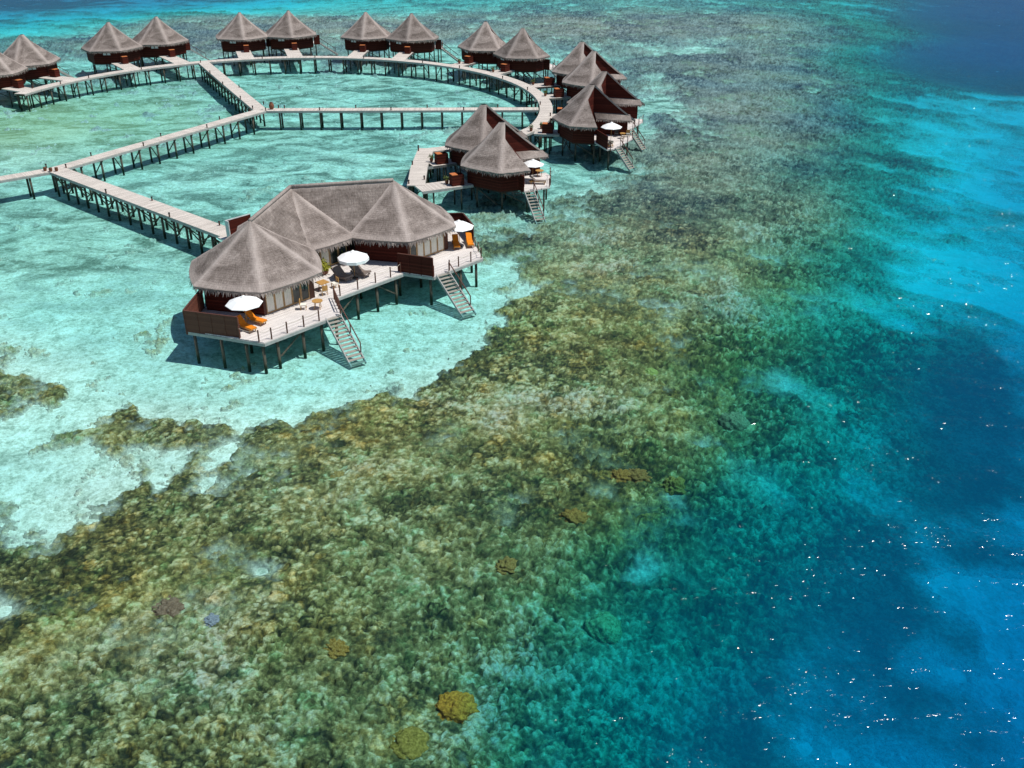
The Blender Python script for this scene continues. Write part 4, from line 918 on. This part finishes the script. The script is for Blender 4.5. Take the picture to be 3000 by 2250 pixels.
# decks
DP = [(-13.4, .4), (-16.9, -2.6), (-15.3, -6.1), (-14.0, -9.1), (-6.3, -9.1), (-4.8, -6.2), (3.5, -6.2), (4.6, -8.9), (11.1, -8.9), (13.6, -5.2), (15.5, -1.8), (13.0, .4), (2.2, 1.2), (-2.4, 1.2)]
MB().prism(DP, 2.22, DECK).build('deck', DECKW, V)
eb = MB()
for a, b in zip(DP[1:11], DP[2:12]):
    d = Vector((b[0] - a[0], b[1] - a[1], 0)).normalized(); o = Vector((d.y, -d.x, 0)) * .02
    eb.beam(Vector((*a, 2.19)) + o, Vector((*b, 2.19)) + o, .10, .26)
eb.build('edge_beam', BEAM, V)
MB().prism([(-2.3, 9.0), (.6, 9.0), (.6, 13.4), (-.2, 14.9), (-2.9, 14.9), (-2.9, 13)], 2.22, DECK + .006).build('entry_deck', DECKW, V)
def screen(a, b, z0=2.1, z1=4.15, cap=True, mat=SCREEN):
    m = MB(); zc = (z0 + z1) / 2; m.beam((*a, zc + (z1 - z0) / 2 - (z1 - z0) / 2), (*b, zc), .06, z1 - z0)
    L = math.dist(a, b); k = max(1, round(L / 1.15))
    for i in range(k + 1):
        x, y = a[0] + (b[0] - a[0]) * i / k, a[1] + (b[1] - a[1]) * i / k; m.box(x - .055, x + .055, y - .055, y + .055, z0 - .03, z1 + .02)
    s = m.build('privacy_screen', mat, V)
    if cap: MB().beam((*a, z1 + .04), (*b, z1 + .04), .14, .05).build('cap_rail', REDWOOD, s)
screen((-16.95, -2.6), (-14.75, -6.9)); screen((-13.5, .35), (-16.9, -2.55))
screen((3.3, -5.6), (4.62, -8.85), mat=WALL)
screen((13.1, .45), (15.5, -1.75), mat=WALL); screen((15.55, -1.85), (13.65, -5.15), mat=WALL)
g = MB(); g.box(-2.5, .3, 13.45, 13.57, 2.4, 4.35); gs = g.build('entrance_screen', WALL, V)
f = MB(); f.box(-2.62, -2.52, 13.0, 13.6, 2.4, 4.42); f.box(-2.52, .3, 13.43, 13.59, 4.36, 4.42); f.build('white_frame', STEEL, gs)
ps = []; runs = []
for run in ([(-14.85, -7.0), (-14.15, -8.65), (-13.2, -9.02), (-11.7, -9.02), (-10.05, -9.02), (-8.5, -9.02)], [(-4.0, -6.14), (-2.0, -6.14), (.05, -6.14), (1.85, -6.14), (3.2, -6.0)],
            [(4.75, -8.82)], [(6.75, -8.82), (7.95, -8.82), (9.6, -8.82), (11.0, -8.82), (11.95, -7.5), (12.8, -6.25)]):
    rp = MB(); rail(ps, rp, run); runs.append(rp)
for p in ps: p.build('railing_post', REDWOOD, V)
for rp in runs:
    if rp.v: rp.build('rope', ROPE, V)
h = MB()
for i in range(5):
    t = i / 4; x, y = -4.75 - 1.5 * t, -6.25 - 2.7 * t; h.beam((x, y, 2.3), (x, y, 3.4), .07, .07)
h.beam((-4.75, -6.25, 3.42), (-6.25, -8.95, 3.42), .08, .08); h.beam((-4.75, -6.25, 2.9), (-6.25, -8.95, 2.9), .05, .05); h.build('balustrade', REDWOOD, V)
stairs(V, (-7.15, -9.12, 2.38), (-8.18, -13.4, -.32), 1.35, 13, (1,))
stairs(V, (5.75, -8.92, 2.38), (4.81, -13.3, -.32), 1.4, 13, (1,))
PP = [(-16.6, -3.1), (-15.6, -5.4), (-14.6, -7.4), (-13.9, -8.7), (-12.6, -8.8), (-10.1, -8.8), (-8.2, -8.8), (-6.6, -8.7), (-4.9, -6.4), (-2.0, -5.9), (.3, -5.9), (2.6, -5.9), (4.7, -8.4), (8.4, -8.6), (10.6, -8.5), (12.9, -5.6), (14.7, -2.2)]
for x in (-12.5, -10, -7.2, -4.4, 4.2, 6.9, 9.5, 11.9):
    for y in (-4.6, -1.0, 2.8): PP.append((x, y))
PP += [(-1.6, -2.4), (1.2, -2.4), (-2.5, 5), (2, 5), (0, 8.8), (-3.6, 7.4), (3.2, 7.4), (-2.4, 14.2), (-.3, 13.9)]
piles(V, PP, 2.05, .13)
for a, b in (((-10.1, -8.8), (-12.4, -8.8)), ((-2.0, -5.9), (-4.6, -6.2)), ((.3, -5.9), (2.5, -5.9)), ((-12.5, -4.6), (-14.4, -7.0)), ((8.4, -8.6), (6.2, -8.3)), ((9.5, -4.6), (11.7, -4.4))):
    put_brace(V, (*a, 2.0), (*b, .5))

# furniture on the decks
umbrella('white eight-sided parasol over the two orange loungers on the left wing', vpt(-13.15, -5.55), 1.5)
umbrella('white parasol with hanging valance over the brown loungers on the middle deck', vpt(-.55, -3.95), 1.42, 10, .28)
umbrella('white parasol above the orange loungers on the right wing of the villa', vpt(11.75, -5.1), 1.5)
GO = 'orange sun loungers on the villa decks'
lounger('outer orange sun lounger close to the left wing railing', vpt(-13.55, -6.0), VR + R_(-85), ORANGE, GO)
lounger('orange sun lounger under the left parasol, nearer the dark wall', vpt(-12.25, -5.45), VR + R_(-78), ORANGE, GO)
lounger('orange sun lounger next to the glazed doors of the right wing', vpt(11.5, -4.9), VR + R_(-128), ORANGE, GO)
lounger('orange sun lounger by the outer corner of the right wing deck', vpt(12.75, -5.55), VR + R_(-128), ORANGE, GO)
lounger('wide brown woven lounger near the wooden tables', vpt(-1.45, -3.3), VR + R_(-88), TAUPE, 'brown woven loungers on the middle deck', TAUPE, fat=1.6)
lounger('wide brown woven lounger directly under the middle parasol', vpt(.25, -3.75), VR + R_(-84), TAUPE, 'brown woven loungers on the middle deck', TAUPE, fat=1.6)
table('round honey wood table beside the left stair head', vpt(-7.0, -6.9), .46)
table('square honey wood table behind the dark balustrade', vpt(-4.15, -3.9), .48, .72, True, VR)
chair('cream cushioned chair in front of the square honey table', vpt(-4.75, -4.9), VR + R_(70), CURT, 'cream chairs at the square table')
chair('cream cushioned chair on the loungers side of the square honey table', vpt(-3.1, -4.3), VR + R_(170), CURT, 'cream chairs at the square table')
chair('low pale chair beside the round honey table', vpt(-7.9, -6.1), VR + R_(-40), CURT)
b = thing('garden_bush', 'bright yellow-green bush in the corner beside the left wing roof', 'bush', vpt(-1.75, -.75))
MB().lathe([(.5, 0), (.6, .35), (.52, .36)], n=14).build('planter', CLAY, b)
m = MB(); leafball(m, (0, 0, .5), .85, 420, 4, .38); m.build('foliage', LEAF, b)
m = MB()
for k in range(5): m.tube([(0, 0, .3), (.25 * math.cos(k * 1.3), .25 * math.sin(k * 1.3), 1.0)], .03, 5)
m.build('stem', TEAK, b)
b = thing('garden_bush', 'shaded green bush under the middle eaves behind the valanced parasol', 'bush', vpt(1.2, -.5))
MB().lathe([(.4, 0), (.48, .3), (.42, .31)], n=14).build('planter', CLAY, b)
m = MB(); leafball(m, (0, 0, .4), .75, 300, 9, .34); m.build('foliage', LEAFD, b)

# ------------------------------------------------------------------ single coral heads
def boulder(label, x, y, r, top, c0, c1, seed, knob=.35, sq=.75, name='coral_head'):
    d = depth1(x, y); rr = np.random.default_rng(seed)
    bm_n, bm_m = 44, 26; ph = rr.uniform(0, 9, 3); V_ = []
    for i in range(bm_m + 1):
        for k in range(bm_n):
            th, la = 2 * math.pi * k / bm_n, -.5 + (math.pi / 2 + .5) * i / bm_m
            V_.append((math.cos(la) * math.cos(th), math.cos(la) * math.sin(th), math.sin(la)))
    A = np.array(V_)
    q = A * 3 + ph
    bump = fbm(q[:, 0] + q[:, 2], q[:, 1] - q[:, 2] * .7, seed, 4) - .5
    w1 = worley(A[:, 0] * 3.2 + A[:, 2] * 2.1 + ph[0] + 20, A[:, 1] * 3.2 + A[:, 2] * 1.3 + ph[1] + 20, seed)[0]
    rad = r * (1 + .5 * bump + knob * (np.clip(1 - w1, 0, 1) - .5) + .25 * (fbm(A[:, 0] * 1.2 + 5 + ph[2], A[:, 1] * 1.2 + 7, seed + 3, 2) - .5))
    Pz = A * rad[:, None]; top = min(top, 0) - .03; Pz[:, 2] *= min(sq, (d - .08 - top) / max(Pz[:, 2].max(), .01))
    mb = MB(); fs = [(i * bm_n + k, i * bm_n + (k + 1) % bm_n, (i + 1) * bm_n + (k + 1) % bm_n, (i + 1) * bm_n + k) for i in range(bm_m) for k in range(bm_n)]
    mb.add([tuple(p) for p in Pz], fs)
    s = NT('coral_' + name, .9, .1); p = s.coord('Object'); f1 = s.noise(p, 4.5 / max(r, .4), 6, .75, .5); f2 = s.noise(p, 9, 4, .7)
    c = s.ramp(s.math('ADD', s.math('MULTIPLY', f1, .6), s.math('MULTIPLY', f2, .45)), [(.36, tuple(v * .5 for v in c0)), (.47, c0), (.62, c1)])  # noise hollows darkened in the colour as crevice shade
    s.base(c); s.bump(s.math('ADD', f1, f2), .11, .9)
    o = mb.build(name, s.m, None, True, (x, y, -d + top)); tag(o, label, 'coral'); return o
BOUL = [
 ('large ochre coral boulder with dark base, lowest big one in the photo', -2.8, 34.3, .98, .25, (.52, .16, .02), (1.0, .33, .045), .5, .95),
 ('yellow-green coral mound at the bottom edge, left of the ochre boulder', -4.8, 32.0, .95, .0, (.28, .16, .03), (.52, .29, .07), .3, .6),
 ('green coral boulder standing alone in the turquoise drop-off', 5.0, 40.4, 1.0, .0, (.30, .26, .10), (.60, .52, .25), .2, .9),
 ('rust orange coral cluster, left one of the two at the reef edge', 7.3, 54.4, .72, .1, (.34, .13, .03), (.52, .24, .06), .6, .7),
 ('rust orange coral cluster, right one of the two at the reef edge', 8.5, 54.5, .85, .1, (.30, .12, .035), (.48, .23, .07), .6, .75),
 ('orange-brown coral knob standing right of the rust orange pair', 10.8, 53.6, .8, .12, (.30, .15, .03), (.55, .31, .08), .6, .8),
 ('brown coral head with deep shadow below the rust orange pair', 3.9, 49.8, .88, .12, (.28, .12, .03), (.48, .24, .06), .6, .8),
 ('reddish brown branching coral head in the middle of the reef flat', -.3, 44.9, .72, .08, (.30, .14, .04), (.48, .26, .08), .65, .7),
 ('bright orange coral patch on the lower reef, above the ochre boulder', -9.2, 38.1, .7, .05, (.30, .14, .025), (.50, .29, .09), .65, .45),
 ('yellowish rounded coral below the sand edge, left of centre', -11.6, 54.2, .6, .06, (.30, .20, .06), (.42, .31, .12), .3, .6),
 ('purple-brown flat coral mound low on the left side', -18.9, 41.1, 1.05, -.1, (.22, .11, .07), (.36, .20, .14), .55, .4),
 ('small lilac coral just right of the purple-brown mound', -16.3, 40.1, .48, .05, (.30, .25, .30), (.46, .40, .45), .6, .6),
 ('small bright yellow-green coral dome on the middle reef', 11.2, 69.3, .62, .05, (.34, .33, .08), (.48, .45, .16), .2, .6),
 ('brown coral lump on the edge of the blue drop-off', 16.5, 62.0, 1.05, .0, (.30, .2, .1), (.52, .36, .2), .2, .9),
]
for k, b in enumerate(BOUL): boulder(*b[:5], b[5], b[6], 400 + 7 * k, b[7], b[8])

# ------------------------------------------------------------------ camera, sun, sky
cd = bpy.data.cameras.new('camera'); cam = bpy.data.objects.new('camera', cd); COL.objects.link(cam)
cam.location = (0, 0, 36); cam.rotation_euler = (R_(90 - 28.4), 0, 0)
cd.sensor_width = 36; cd.lens = 36 * 968 / 1024; cd.clip_end = 20000; cd.clip_start = .5
SC.camera = cam
el, az = R_(SUN_EL), R_(SUN_AZ)
sv = Vector((math.cos(el) * math.cos(az), math.cos(el) * math.sin(az), math.sin(el)))
ld = bpy.data.lights.new('sun', 'SUN'); ld.energy = 4.35; ld.angle = R_(.5); ld.color = (1, .965, .90)
lo = bpy.data.objects.new('sun', ld); COL.objects.link(lo); lo.rotation_euler = sv.to_track_quat('Z', 'Y').to_euler()
wd = bpy.data.worlds.new('World'); SC.world = wd; wd.use_nodes = True
nt = wd.node_tree; bg = nt.nodes['Background']; sky = nt.nodes.new('ShaderNodeTexSky'); sky.sky_type = 'NISHITA'; sky.sun_disc = False
sky.sun_elevation = el; sky.sun_rotation = R_(90) - az; sky.air_density = 1; sky.dust_density = .15; sky.ozone_density = 1.5
nt.links.new(sky.outputs[0], bg.inputs['Color']); bg.inputs['Strength'].default_value = .08
SC.view_settings.view_transform = 'Standard'; SC.view_settings.look = 'None'; SC.view_settings.exposure = 0.08; SC.view_settings.gamma = 1
SC.cycles.max_bounces = 8; SC.cycles.transparent_max_bounces = 12; SC.cycles.sample_clamp_indirect = 4
